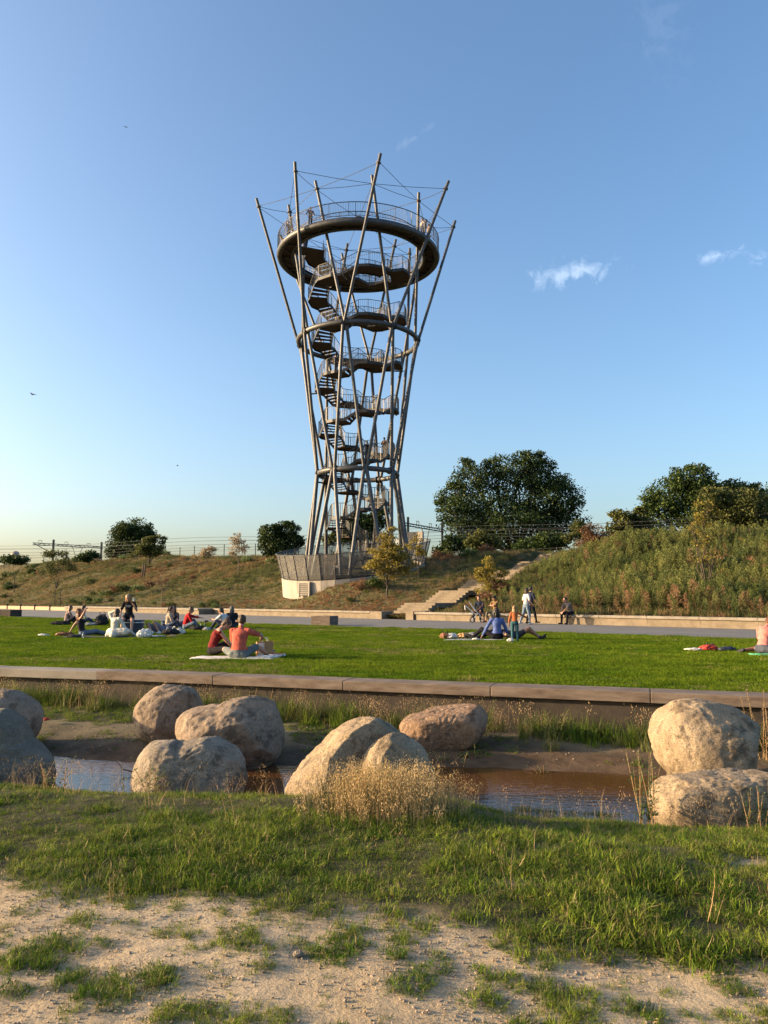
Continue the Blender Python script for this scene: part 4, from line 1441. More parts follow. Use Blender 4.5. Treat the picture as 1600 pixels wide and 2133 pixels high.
def hill_weeds():
    rng = np.random.default_rng(17)
    src = []
    for k in range(8):
        V, F, mi = weed_mesh(rng, rng.uniform(1.05, 1.4))
        dry = k >= 6
        src.append(source('weed', V, F, [M['weed_dry' if dry else 'weed_a'], M['weed_dry' if dry else 'weed_b']], mi))
    N = 26000
    s = RNG.uniform(-12, 34, N); t = .7 + 33 * RNG.uniform(0, 1, N) ** 1.1
    x = B0.x + BU.x * s + BN.x * t; y = B0.y + BU.y * s + BN.y * t
    a = (x - ST0.x) * STD.y - (y - ST0.y) * STD.x
    k = (a > 1.2) & off_stairs(x, y, 1.2) & (np.abs(x) < .56 * y + 2)
    dens = np.clip(2.4 * fbm(x * .3, y * .3, 95) - .62, 0.05, 1) * np.interp(t, [0, 2, 5], [.22, .5, 1])
    k &= RNG.uniform(0, 1, N) < dens
    x, y, t = x[k], y[k], t[k]; n = len(x)
    idx = np.where(RNG.uniform(0, 1, n) < np.where(t < 3.0, .45, .04), RNG.integers(6, 8, n), RNG.integers(0, 6, n))
    hs = RNG.uniform(.6, 1.1, n) * np.interp(t, [0, 2, 8], [.6, .9, 1.15]) * (.25 + 1.45 * fbm(x * .28, y * .28, 96))
    hs *= np.interp(a[k], [1.5, 3.5, 7], [.28, .45, 1])
    scatter('tall_weeds', 'dense tall grey-green weeds with plumed tops on the slope right of the steps', 'weeds', np.stack([x, y, g_hill(x, y) - .03], -1), rz(n, .09),
            np.stack([hs * 1.6, hs * 1.6, hs], -1), idx, src)
    # low growth under them
    src = []
    for k in range(6):
        V, F = blade_set(60, .45, .010, .28, .6, rng, 2, .6)
        src.append(source('under', V, F, [M[('hay_green', 'weed_a', 'weed_dry')[k % 3]]]))
    N = 9000
    s = RNG.uniform(-12, 34, N); t = .62 + 28 * RNG.uniform(0, 1, N) ** 1.3
    x = B0.x + BU.x * s + BN.x * t; y = B0.y + BU.y * s + BN.y * t
    a = (x - ST0.x) * STD.y - (y - ST0.y) * STD.x
    k = (a > 1.5) & off_stairs(x, y, 1.5) & (np.abs(x) < .56 * y + 2) & (RNG.uniform(0, 1, N) < .8)
    x, y, t = x[k], y[k], t[k]; n = len(x)
    scatter('weed_undergrowth', 'low mixed green and brown undergrowth behind the long stone bench', 'weeds', np.stack([x, y, g_hill(x, y) - .02], -1), rz(n, .12), rs(n, .5, 1.2, .7, 1.2) * np.interp(a[k], [1.5, 4, 8], [.5, .6, 1])[:, None], RNG.integers(0, 6, n), src)


def sand_crumbs():
    rng = np.random.default_rng(41)
    src = []
    for k in range(6):
        bm = bmesh.new(); bmesh.ops.create_icosphere(bm, subdivisions=2, radius=1)
        V = np.array([p.co[:] for p in bm.verts]); F = [tuple(q.index for q in f.verts) for f in bm.faces]; bm.free()
        V = V * (1 + .5 * (rng.uniform(0, 1, (len(V), 1)) - .5)) * np.array([1, .8, .55])
        src.append(source('crumb', V, F, [M['crumb']]))
    for k in range(4):      # dead blades lying flat
        V = []; F = []
        for q in range(5):
            a = rng.uniform(0, 6.28); L = rng.uniform(3, 9); p = rng.normal(0, 5, 2); w = .35
            d = np.array([math.cos(a), math.sin(a)]); n_ = np.array([-d[1], d[0]]) * w; b = len(V)
            V += [(*(p - n_), .5), (*(p + n_), .5), (*(p + d * L * .5 + n_), rng.uniform(.8, 2)), (*(p + d * L * .5 - n_), rng.uniform(.8, 2)), (*(p + d * L), .5)]
            F += [(b, b + 1, b + 2, b + 3), (b + 3, b + 2, b + 4)]
        src.append(source('litter', V, F, [M['straw']]))
    N = 26000
    y = RNG.uniform(2.7, 5.4, N); x = RNG.uniform(-1, 1, N) * (.55 * y + .2)
    k = RNG.uniform(0, 1, N) < (1 - turf_cover(x, y)) * np.clip(2.2 * fbm(x * 2.4, y * 2.4, 43) - .55, .06, 1)
    x, y = x[k], y[k]; n = len(x)
    # stones and clods on the banks
    N2 = 600
    xb = RNG.uniform(-6, 5, N2); sb = RNG.uniform(.72, 2.4, N2); yb = y_stream(xb) + sb
    X = np.concatenate([x, xb]); Y = np.concatenate([y, yb]); n2 = len(X)
    S = np.concatenate([.0025 + .006 * RNG.uniform(0, 1, n) ** 3, (.004 + .010 * RNG.uniform(0, 1, N2) ** 4)])
    idx = np.where(RNG.uniform(0, 1, n2) < .93, RNG.integers(0, 6, n2), RNG.integers(6, 10, n2))
    S = np.where(idx >= 6, .0032, S)
    scatter('sand_crumbs', 'loose crumbs of soil, grit and dead blades on the bare sand', 'grit', np.stack([X, Y, g_near(X, Y) + .004], -1), rz(n2, .3), np.stack([S, S, S], -1), idx, src)


M['crumb'] = pmat('soil crumb', (.20, .15, .10), (.36, .285, .20), scale=2, rough=.95, rnd=.3)


def slope_bushes():
    rng = np.random.default_rng(43)
    src = []
    for k in range(5):
        n = 420; d = rng.normal(size=(n, 3)); d /= np.linalg.norm(d, axis=1)[:, None]
        P = d * rng.uniform(.45, 1, (n, 1)) * np.array([.55, .55, .42]) * (1 + .5 * (rng.uniform(0, 1, (n, 1)) - .5)); P[:, 2] += .42
        V = []; F = []
        for p in P:
            a = unit3(rng.normal(size=3)); b = unit3(np.cross(a, rng.normal(size=3))); z = rng.uniform(.05, .11); q = len(V)
            V += [tuple(p - a * z), tuple(p + b * z * .5), tuple(p + a * z), tuple(p - b * z * .5)]; F.append((q, q + 1, q + 2, q + 3))
        src.append(source('bushlet', V, F, [M[('leaf_mid', 'leaf_olive', 'herb', 'leaf_rust', 'leaf_mid')[k]]]))
    N = 900
    s = RNG.uniform(-110, 34, N); t = RNG.uniform(1.0, 26, N)
    x = B0.x + BU.x * s + BN.x * t; y = B0.y + BU.y * s + BN.y * t
    k = off_stairs(x, y, 2.4) & (np.hypot(x + 2.55, y - 64.9) > 8) & (np.abs(x) < .56 * y + 2) & (RNG.uniform(0, 1, N) < np.clip(5 * fbm(x * .16, y * .16, 97) - 2.5, .008, 1))
    x, y, t = x[k], y[k], t[k]; n = len(x)
    S = RNG.uniform(.35, 1.25, n) * np.interp(t, [0, 3, 10], [.5, .8, 1])
    scatter('slope_bushes', 'low leafy bushes dotted over the grassy hillside', 'bushes', np.stack([x, y, g_hill(x, y) - .05], -1), rz(n, .1), np.stack([S * 1.2, S * 1.2, S], -1), RNG.integers(0, 5, n), src)


def unit3(v):
    return v / (np.linalg.norm(v) + 1e-9)


fg_grass(); lawn_grass(); hill_grass(); hill_weeds(); sand_crumbs()


# ------------------------------------------------------------------ trees
def leaf_mat(name, a, b, tr=.3):
    return pmat(name, a, b, scale=.35, rough=.6, spec=.2, island=.42, transl=tr)


M['leaf_oak'] = leaf_mat('oak leaf', (.022, .042, .010), (.050, .080, .020), .22)
M['leaf_mid'] = leaf_mat('mid green leaf', (.030, .056, .012), (.062, .096, .022), .25)
M['leaf_gold'] = leaf_mat('yellowing leaf', (.20, .165, .030), (.29, .245, .055), .45)
M['leaf_olive'] = leaf_mat('olive leaf', (.062, .078, .020), (.105, .115, .034), .35)
M['leaf_rust'] = leaf_mat('rusty leaf', (.13, .070, .035), (.20, .12, .065), .3)
M['leaf_pale'] = leaf_mat('pale thin leaf', (.28, .22, .13), (.40, .33, .22), .4)


def tree(name, label, cat, base, blobs, leaf, nleaf, lsize, trunk_r, m_bark='bark', group=None, seed=1, fill=.55, twigs=0, droop=0.0, forks=1):
    """base: world point; blobs: (offset centre, radii) crown masses. trunk, limbs and a crown of single leaves"""
    rng = np.random.default_rng(seed)
    root = empty(name, base)
    tag(root, label, cat, group)
    tops = [np.array(b[0], float) for b in blobs]
    zc = min(t[2] for t in tops); zt = max(t[2] for t in tops)
    tb = MB()
    fork = np.array([0, 0, max(.25, zc * .45)])
    for f in range(forks):
        o = np.array([rng.normal(0, .12), rng.normal(0, .12), 0]) * (forks > 1) * 3
        mid = np.array([np.mean([t[0] for t in tops]) * .3, 0, fork[2]]) + o
        tb.tube([o + [0, 0, -.4], o * .9 + [0, 0, fork[2] * .5], mid], [trunk_r * 1.25, trunk_r, trunk_r * .85], 8)
    tb.build('trunk', M[m_bark], root)
    lb = MB()
    for t, (c, r) in zip(tops, blobs):
        w = trunk_r * .55
        m2 = (fork + t) / 2 + rng.normal(0, .06, 3) * np.linalg.norm(t - fork)
        lb.tube([fork, m2, t], [w, w * .6, w * .22], 6, cap=False)
        for _ in range(7 + twigs):
            d = rng.normal(size=3); d[2] = abs(d[2]) * .8; d /= np.linalg.norm(d)
            e = t + d * np.array(r) * rng.uniform(.6, .98)
            s = m2 + (t - m2) * rng.uniform(.1, 1)
            lb.tube([s, (s + e) / 2 + rng.normal(0, .08, 3) * np.array(r), e], [w * .32, w * .2, w * .07], 4, cap=False)
    lb.build('limbs', M[m_bark], root)
    # leaves: clumps on the surface of every mass, and some within
    vol = np.array([np.prod(b[1]) ** (2 / 3) for b in blobs]); vol /= vol.sum()
    C = []
    for (c, r), w in zip(blobs, vol):
        n = max(6, int(nleaf * w)); ncl = max(5, n // 46)
        d = rng.normal(size=(ncl, 3)); d /= np.linalg.norm(d, axis=1)[:, None]
        rad = rng.uniform(fill, 1.0, ncl) ** .7 + (rng.uniform(0, 1, ncl) < .1) * .10
        cl = np.array(c) + d * rad[:, None] * np.array(r)
        k = rng.integers(0, ncl, n)
        cs = np.mean(r) * .13 + lsize * .55
        p = cl[k] + np.clip(rng.normal(0, 1, (n, 3)), -1.7, 1.7) * cs * np.array([1, 1, .62])
        C.append(p)
    P = np.concatenate(C); n = len(P)
    P = P[P[:, 2] > .15]; n = len(P)
    a = rng.normal(size=(n, 3)); a[:, 2] -= droop; a /= np.linalg.norm(a, axis=1)[:, None]
    b = np.cross(a, rng.normal(size=(n, 3))); b /= np.linalg.norm(b, axis=1)[:, None]
    sz = lsize * rng.uniform(.6, 1.3, n)[:, None]
    nn = np.cross(a, b) * sz * .18
    V = np.stack([P - a * sz * .5, P + b * sz * .30 + nn, P + a * sz * .5, P - b * sz * .30 + nn], 1).reshape(-1, 3)
    F = np.arange(n * 4).reshape(n, 4)
    link('crown', mesh_np('crown', V, F), root, M[leaf])
    return root


def px_blobs(base, Y, specs, squash=.8):
    """crown masses given in photograph pixels at depth Y: (px, py, half width px, half height px, depth shift)"""
    out = []
    for px, py, hw, hh, *dz in specs:
        c = atY(px, py, Y + (dz[0] if dz else 0)); s = (Y + (dz[0] if dz else 0)) / FPX
        out.append(((c.x - base.x, c.y - base.y, c.z - base.z), (hw * s, (hw + hh) / 2 * s * squash, hh * s)))
    return out


def put_tree(label, px, Y, pybase, specs, leaf, n, ls, tr, name='tree', cat='tree', **kw):
    b = atY(px, pybase, Y)
    b.z = HZ(b.x, b.y)
    return tree(name, label, cat, b, px_blobs(b, Y, specs), leaf, n, ls, tr, **kw)


def build_trees():
    put_tree('large dark oak behind the railway right of the tower', 1075, 116, 1160,
             [(985, 1000, 52, 42), (1010, 1060, 80, 55), (950, 1075, 42, 45, -3), (1075, 985, 62, 45), (1120, 990, 45, 48, 3), (1130, 1045, 75, 60), (1170, 1035, 42, 45), (1060, 1095, 90, 50, -4), (940, 1030, 32, 30), (1160, 1090, 60, 42, 4), (1090, 955, 28, 16), (1125, 952, 20, 14), (975, 968, 22, 16), (1030, 965, 24, 14), (1200, 1050, 14, 22), (920, 1055, 16, 16), (990, 1125, 60, 28)], 'leaf_oak', 46000, .36, .5, seed=3, fill=.35)
    put_tree('broad green tree at the right edge behind the weeds', 1440, 100, 1150,
             [(1440, 1000, 55, 34), (1400, 1035, 55, 42), (1460, 1050, 70, 48), (1375, 1075, 48, 40), (1520, 1040, 50, 36, 4), (1570, 1055, 48, 42, 5), (1448, 974, 20, 14), (1500, 1085, 80, 35, -3), (1600, 1080, 50, 50, 4), (1530, 1012, 24, 12), (1575, 1018, 26, 12), (1630, 1060, 50, 50, 6), (1345, 1050, 16, 22)], 'leaf_mid', 38000, .34, .42, seed=4, fill=.35)
    put_tree('olive green tree in front of the broad tree at the right', 1530, 88, 1150, [(1490, 1045, 40, 30), (1545, 1062, 60, 45), (1500, 1090, 50, 34), (1590, 1095, 45, 38)], 'leaf_olive', 15000, .30, .25, seed=5, fill=.4)
    put_tree('small grey-green tree left of the broad tree at the right', 1305, 96, 1150, [(1300, 1085, 28, 26), (1325, 1075, 22, 22), (1290, 1115, 30, 26), (1330, 1110, 30, 30), (1282, 1075, 12, 10)], 'leaf_olive', 5200, .38, .16, seed=6, fill=.3)
    put_tree('dark rounded tree on the crest at the left behind the railway', 275, 128, 1175,
             [(278, 1100, 34, 20), (262, 1115, 30, 24), (300, 1118, 28, 24), (272, 1140, 46, 28), (245, 1140, 20, 20), (310, 1140, 24, 22), (232, 1150, 14, 14)], 'leaf_oak', 15000, .36, .3, seed=7, fill=.35)
    put_tree('small yellow-green tree in front of the dark crest tree at the left', 310, 96, 1182, [(310, 1135, 18, 18), (300, 1148, 20, 16), (325, 1140, 16, 18), (318, 1118, 10, 8), (335, 1122, 9, 9)], 'leaf_olive', 2600, .28, .10, seed=8, fill=.3, forks=2)
    put_tree('small dark tree on the crest just left of the tower plinth', 588, 88, 1170,
             [(565, 1118, 24, 24), (598, 1108, 24, 20), (588, 1132, 42, 22), (560, 1142, 20, 16), (615, 1125, 18, 12), (575, 1098, 12, 10), (600, 1095, 12, 8)], 'leaf_oak', 10500, .26, .16, seed=9, fill=.35, forks=2)
    put_tree('dark tree seen through the tower legs behind the plinth', 752, 90, 1160, [(745, 1085, 30, 22), (770, 1095, 32, 28), (730, 1110, 28, 22), (790, 1075, 22, 24), (760, 1125, 45, 18)], 'leaf_oak', 6500, .36, .18, seed=10, fill=.35)
    put_tree('pale sparse tree behind the plinth between the left tower legs', 690, 84, 1155, [(690, 1128, 18, 14), (700, 1115, 14, 12), (678, 1120, 12, 10)], 'leaf_olive', 900, .26, .07, seed=11, fill=.2)
    put_tree('yellowing young tree standing in front of the tower plinth', 806, 54.5, 1228,
             [(806, 1130, 24, 26), (800, 1165, 38, 28), (822, 1150, 26, 26), (785, 1160, 22, 20), (815, 1185, 38, 20), (780, 1182, 22, 16), (840, 1178, 20, 20), (812, 1105, 14, 14), (843, 1155, 12, 16)], 'leaf_gold', 5600, .15, .06, seed=12, fill=.15, twigs=6, droop=.4)
    put_tree('thin bare yellowing tree at the right of the plinth', 872, 59, 1190, [(862, 1140, 18, 16), (880, 1150, 16, 18), (868, 1125, 10, 10)], 'leaf_gold', 700, .15, .035, seed=13, fill=.1, twigs=8, name='young_tree')
    put_tree('sparse whitish sapling on the crest left of the small dark tree', 497, 82, 1180, [(497, 1130, 20, 16), (490, 1148, 18, 12), (508, 1142, 16, 14), (495, 1115, 10, 8)], 'leaf_pale', 1300, .16, .05, 'sapling', m_bark='twig', seed=14, fill=.15, twigs=6)
    put_tree('low pale shrub on the crest beside the whitish sapling', 430, 92, 1170, [(430, 1148, 22, 10), (418, 1155, 14, 9), (445, 1145, 12, 9)], 'leaf_pale', 900, .18, .04, 'sapling', m_bark='twig', seed=15, fill=.15, twigs=5)
    put_tree('yellow-green young tree on the left slope before the railway portal', 118, 84, 1212, [(118, 1165, 32, 22), (105, 1185, 28, 18), (135, 1182, 26, 18), (125, 1150, 18, 12), (98, 1165, 14, 14), (140, 1158, 12, 12)], 'leaf_olive', 1700, .20, .05, seed=16, fill=.2, twigs=5, forks=2)
    put_tree('thin leafless sapling on the left slope above the two women', 338, 70, 1250, [(338, 1200, 16, 28), (330, 1215, 12, 16), (347, 1210, 12, 18)], 'leaf_rust', 420, .12, .04, 'sapling', m_bark='twig', seed=17, fill=.05, twigs=10)
    put_tree('slender birch with sparse yellow leaves rising from the weeds at the right', 1475, 37.5, 1262,
             [(1460, 1075, 24, 30), (1475, 1120, 22, 26), (1455, 1130, 16, 16), (1478, 1055, 12, 14), (1490, 1150, 20, 12), (1505, 1105, 10, 9), (1468, 1165, 16, 16), (1440, 1095, 10, 10), (1500, 1190, 14, 8)], 'leaf_gold', 800, .12, .055, 'birch', m_bark='bark', seed=18, fill=.05, twigs=4, forks=2)
    put_tree('rusty shrub on the slope between the steps and the weeds', 1240, 58, 1200, [(1235, 1120, 36, 28), (1215, 1150, 30, 26), (1255, 1150, 36, 30), (1230, 1180, 44, 22), (1225, 1100, 16, 14)], 'leaf_rust', 6500, .15, .05, 'shrub', 'shrub', m_bark='twig', seed=19, fill=.1, twigs=7, forks=3)
    put_tree('green and yellow shrub right of the steps half way up', 1022, 50, 1242, [(1022, 1185, 22, 22), (1012, 1210, 26, 22), (1035, 1210, 22, 20), (1018, 1232, 34, 14), (1000, 1195, 14, 18), (1045, 1190, 14, 20), (1060, 1225, 20, 14)], 'leaf_gold', 3800, .13, .03, 'shrub', 'shrub', m_bark='twig', seed=20, fill=.15, twigs=6, forks=3)
    put_tree('olive shrub at the head of the steps before the large oak', 1005, 76, 1160, [(1005, 1120, 24, 18), (990, 1135, 20, 16), (1025, 1132, 20, 18)], 'leaf_olive', 3400, .24, .05, 'shrub', 'shrub', seed=21, fill=.2, forks=2)
    put_tree('dull olive shrub on the crest right of the large oak', 1212, 80, 1150, [(1212, 1100, 22, 18), (1195, 1118, 22, 18), (1228, 1120, 24, 20)], 'leaf_olive', 2200, .24, .05, 'shrub', 'shrub', seed=22, fill=.1, forks=2)
    put_tree('dark low bush at the foot of the right railway portal', 925, 100, 1155, [(950, 1135, 26, 18), (925, 1145, 20, 10)], 'leaf_oak', 1800, .36, .06, 'shrub', 'shrub', seed=23, fill=.3)
    put_tree('low dark bush under the left railway portal', 187, 112, 1170, [(187, 1158, 22, 9), (175, 1163, 14, 6)], 'leaf_oak', 1500, .36, .06, 'shrub', 'shrub', seed=24, fill=.3)
    put_tree('spiky low bush on the crest at the far left', 32, 110, 1175, [(32, 1164, 26, 8), (15, 1168, 16, 6), (52, 1168, 12, 5)], 'leaf_oak', 1500, .36, .06, 'shrub', 'shrub', seed=25, fill=.2)
    put_tree('hazel bush on the crest at the bottom right of the large oak', 1160, 98, 1150, [(1150, 1128, 40, 18), (1110, 1138, 40, 14)], 'leaf_mid', 3000, .36, .08, 'shrub', 'shrub', seed=26, fill=.3)


build_trees()


# ------------------------------------------------------------------ single plants on the stream bank
def golden_clump():
    rng = np.random.default_rng(33)
    c = onz(800, 1692, -.36)
    V = []; F = []; mi = []
    for i in range(2600):
        x = rng.normal(0, .23); x = max(-.62, min(.60, x)); y = rng.normal(0, .20) - .10 * rng.uniform(0, 1)
        z = float(g_near(c.x + x, c.y + y)) - c.z
        L = rng.uniform(.10, .40) * (1 - .35 * (abs(x) / .75) ** 2)
        dx = rng.normal(.03, .16) + x * .25; dy = rng.normal(0, .16)
        w = .0016
        b = len(V)
        p0 = np.array([x, y, z]); p1 = p0 + [dx * L * .35, dy * L * .35, L * .55]; p2 = p0 + [dx * L, dy * L, L]
        V += [tuple(p0 + [-w, 0, 0]), tuple(p0 + [w, 0, 0]), tuple(p1 + [w, 0, 0]), tuple(p1 + [-w, 0, 0]), tuple(p2)]
        F += [(b, b + 1, b + 2, b + 3), (b + 3, b + 2, b + 4)]; mi += [0, 0] if i % 5 < 3 else [2, 2]
        if i % 5 < 3:
            for _ in range(22):
                t = rng.uniform(.35, 1.02); q = p1 + (p2 - p1) * (t - .35) / .65 + rng.normal(0, .013, 3)
                b = len(V); d = rng.normal(0, .005, 3) + [0, 0, .009]; s = rng.normal(0, .0017, 3)
                V += [tuple(q - s), tuple(q + s), tuple(q + d)]; F.append((b, b + 1, b + 2)); mi.append(1)
    me = mesh_np('golden_grass_clump', V, F)
    me.polygons.foreach_set('material_index', np.array(mi, np.int32))
    for m in ('straw', 'seed', 'hay_green'): me.materials.append(M[m])
    o = link('golden_grass_clump', me); o.location = c
    tag(o, 'wide clump of golden seeding grass in front of the big slanting boulder', 'grass clump')


M['seed'] = pmat('golden seed head', (.46, .32, .135), (.58, .43, .21), scale=3, rough=.8, island=.3, transl=.35)
M['herb'] = pmat('herb leaf', (.07, .115, .028), (.13, .17, .05), scale=3, rough=.6, island=.35, transl=.35)


def herb(label, px, py, z, h, n=7, m='herb', seed=1, spread=.1, flower=None):
    """a leafy herb of several upright stems with paired leaves"""
    rng = np.random.default_rng(seed)
    c = onz(px, py, z); c.z = float(g_near(c.x, c.y)) - .01
    root = empty('wild_herb', c); tag(root, label, 'plant')
    st = MB(); V = []; F = []
    for i in range(n):
        b = np.array([rng.normal(0, spread), rng.normal(0, spread * .7), 0]); e = b + [rng.normal(0, .08), rng.normal(0, .08), h * rng.uniform(.6, 1.05)]
        st.tube([b, (b + e) / 2 + rng.normal(0, .01, 3), e], [.004, .003, .0015], 4, cap=False)
        for k in range(int(h * 60)):
            t = rng.uniform(.12, 1); p = b + (e - b) * t; a = rng.uniform(0, 6.28)
            L = .07 * (1.1 - .6 * t) * rng.uniform(.6, 1.2)
            d = np.array([math.cos(a), math.sin(a), rng.uniform(.0, .7)]) * L; s = np.array([-math.sin(a), math.cos(a), 0]) * L * .16
            q = len(V); V += [tuple(p), tuple(p + d * .5 + s), tuple(p + d), tuple(p + d * .5 - s)]; F.append((q, q + 1, q + 2, q + 3))
    st.build('stems', M['straw'], root)
    link('leaves', mesh_np('leaves', V, np.array(F)), root, M[m])


golden_clump()
slope_bushes()
herb('leafy green herb at the left foot of the grey saddle boulder', 312, 1640, -.5, .38, 9, seed=1)
herb('bushy herb standing left of the round tan boulder', 1348, 1690, -.5, .62, 10, seed=2, spread=.08)
herb('green herb growing against the low boulder at the right edge', 1570, 1700, -.5, .42, 9, seed=3)
herb('green shrubby herb at the wall behind the pink boulders', 545, 1478, -.48, .50, 12, seed=4, spread=.18)
herb('reedy tuft at the water beside the dark left boulder', 120, 1650, -.5, .30, 9, m='hay_green', seed=5)
herb('leafy stalk in front of the big slanting boulder', 862, 1640, -.5, .34, 5, seed=6, spread=.03)
herb('low broad-leaved herb under the red slab boulder', 930, 1560, -.55, .18, 12, seed=7, spread=.3)
herb('green herb clump under the rounded pink boulder', 300, 1540, -.58, .16, 12, seed=8, spread=.22)
herb('russet stalks at the right edge behind the round boulder', 1592, 1560, -.5, .75, 9, m='hay_tan', seed=9, spread=.1)
herb('small herb tuft on the bank by the water at the right', 832 + 300, 1606, -.7, .12, 6, m='hay_green', seed=10, spread=.04)
# ------------------------------------------------------------------ people
def V3(*a): return np.array(a, float)


def unit(v):
    v = np.asarray(v, float); n = np.linalg.norm(v)
    return v / n if n > 1e-9 else v


def capsule(p0, p1, r0, r1, seg=12, rings=4):
    p0 = np.asarray(p0, float); p1 = np.asarray(p1, float)
    d = unit(p1 - p0) if np.linalg.norm(p1 - p0) > 1e-6 else V3(0, 0, 1)
    a = V3(0, 0, 1) if abs(d[2]) < .9 else V3(1, 0, 0)
    e1 = unit(np.cross(d, a)); e2 = np.cross(d, e1)
    rows = []
    for i in range(rings):
        t = -math.pi / 2 + (math.pi / 2) * (i + .35) / (rings - .0)
        rows.append((p0 + d * r0 * math.sin(t), r0 * math.cos(t)))
    rows.append((p0, r0)); rows.append((p1, r1))
    for i in range(rings):
        t = (math.pi / 2) * (i + .65) / rings
        rows.append((p1 + d * r1 * math.sin(t), r1 * math.cos(t)))
    w = np.arange(seg) * 2 * math.pi / seg
    ring = np.cos(w)[:, None] * e1 + np.sin(w)[:, None] * e2
    V = np.concatenate([c + ring * r for c, r in rows]); n = len(rows)
    F = []
    for i in range(n - 1):
        for k in range(seg):
            k2 = (k + 1) % seg
            F.append((i * seg + k, i * seg + k2, (i + 1) * seg + k2, (i + 1) * seg + k))
    F.append(tuple(reversed(range(seg)))); F.append(tuple((n - 1) * seg + k for k in range(seg)))
    return V, F


def ellipsoid(c, axes, rad, seg=16, rings=10):
    V = []; F = []
    for i in range(rings + 1):
        t = -math.pi / 2 + math.pi * (i + .02) / (rings + .04)
        for k in range(seg):
            w = 2 * math.pi * k / seg
            V.append(c + axes[0] * rad[0] * math.cos(t) * math.cos(w) + axes[1] * rad[1] * math.cos(t) * math.sin(w) + axes[2] * rad[2] * math.sin(t))
    for i in range(rings):
        for k in range(seg):
            k2 = (k + 1) % seg
            F.append((i * seg + k, i * seg + k2, (i + 1) * seg + k2, (i + 1) * seg + k))
    F.append(tuple(reversed(range(seg)))); F.append(tuple(rings * seg + k for k in range(seg)))
    return np.array(V), F


def loft(rows, seg=20):
    """rows: (centre, axis x, axis y, rx, ry); closed at both ends"""
    V = []; F = []
    for c, ax, ay, rx, ry in rows:
        for k in range(seg):
            w = 2 * math.pi * k / seg
            V.append(np.asarray(c) + ax * rx * math.cos(w) + ay * ry * math.sin(w))
    n = len(rows)
    for i in range(n - 1):
        for k in range(seg):
            k2 = (k + 1) % seg
            F.append((i * seg + k, i * seg + k2, (i + 1) * seg + k2, (i + 1) * seg + k))
    F.append(tuple(reversed(range(seg)))); F.append(tuple((n - 1) * seg + k for k in range(seg)))
    return np.array(V), F


def fuse(pieces, voxel, smooth_it=3, name='body'):
    """pieces (V,F) -> one continuous surface"""
    V = []; F = []; n = 0
    for v, f in pieces:
        V.append(v); F += [tuple(i + n for i in q) for q in f]; n += len(v)
    V = np.concatenate(V)
    me = bpy.data.meshes.new('tmp'); me.from_pydata([tuple(p) for p in V], [], F); me.update()
    bm = bmesh.new(); bm.from_mesh(me); bmesh.ops.recalc_face_normals(bm, faces=bm.faces[:]); bm.to_mesh(me); bm.free()
    o = bpy.data.objects.new('tmp', me); COL.objects.link(o)
    md = o.modifiers.new('r', 'REMESH'); md.mode = 'VOXEL'; md.voxel_size = voxel; md.use_smooth_shade = True
    if smooth_it:
        s = o.modifiers.new('s', 'SMOOTH'); s.factor = .5; s.iterations = smooth_it
    dg = bpy.context.evaluated_depsgraph_get()
    out = bpy.data.meshes.new_from_object(o.evaluated_get(dg))
    out.name = name
    bpy.data.objects.remove(o); bpy.data.meshes.remove(me)
    out.polygons.foreach_set('use_smooth', np.ones(len(out.polygons), bool))
    return out


def ik(a, b, l1, l2, hint):
    a = np.asarray(a, float); b = np.asarray(b, float)
    d = b - a; L = np.linalg.norm(d)
    if L > (l1 + l2) * .995:
        b = a + d / L * (l1 + l2) * .995; d = b - a; L = np.linalg.norm(d)
    u = d / L
    x = (l1 * l1 - l2 * l2 + L * L) / (2 * L); h = math.sqrt(max(0, l1 * l1 - x * x))
    p = np.asarray(hint, float); p = p - u * p.dot(u)
    if np.linalg.norm(p) < 1e-6: p = V3(0, 0, 1)
    return a + u * x + unit(p) * h, b


def rotm(axis, deg):
    return np.array(Matrix.Rotation(R(deg), 3, Vector(axis)))


CLOTH = {}


def cloth(c, name=None):
    c = tuple(x * .8 for x in c)
    k = tuple(round(x, 3) for x in c)
    if k not in CLOTH:
        CLOTH[k] = pmat('cloth %d' % len(CLOTH), c, scale=9, rough=.88, var=.14, bump=.5, bscale=22, spec=.15)
    return CLOTH[k]


SKIN = {n: pmat('skin ' + n, c, scale=5, rough=.55, var=.08, bump=.08, bscale=60, spec=.35) for n, c in
        dict(fair=(.40, .225, .155), tan=(.34, .175, .108), brown=(.27, .14, .085)).items()}
HAIR = {n: pmat('hair ' + n, c, scale=30, rough=.5, var=.35, bump=.7, bscale=60, stretch=(3, 3, .5), spec=.4) for n, c in
        dict(brown=(.032, .017, .010), dark=(.014, .010, .008), blond=(.26, .16, .07), auburn=(.10, .038, .015), grey=(.09, .085, .08), light=(.065, .034, .016)).items()}
M['eye'] = pmat('eye', (.02, .015, .012), rough=.2)
M['lip'] = pmat('lip', (.36, .12, .10), rough=.5)


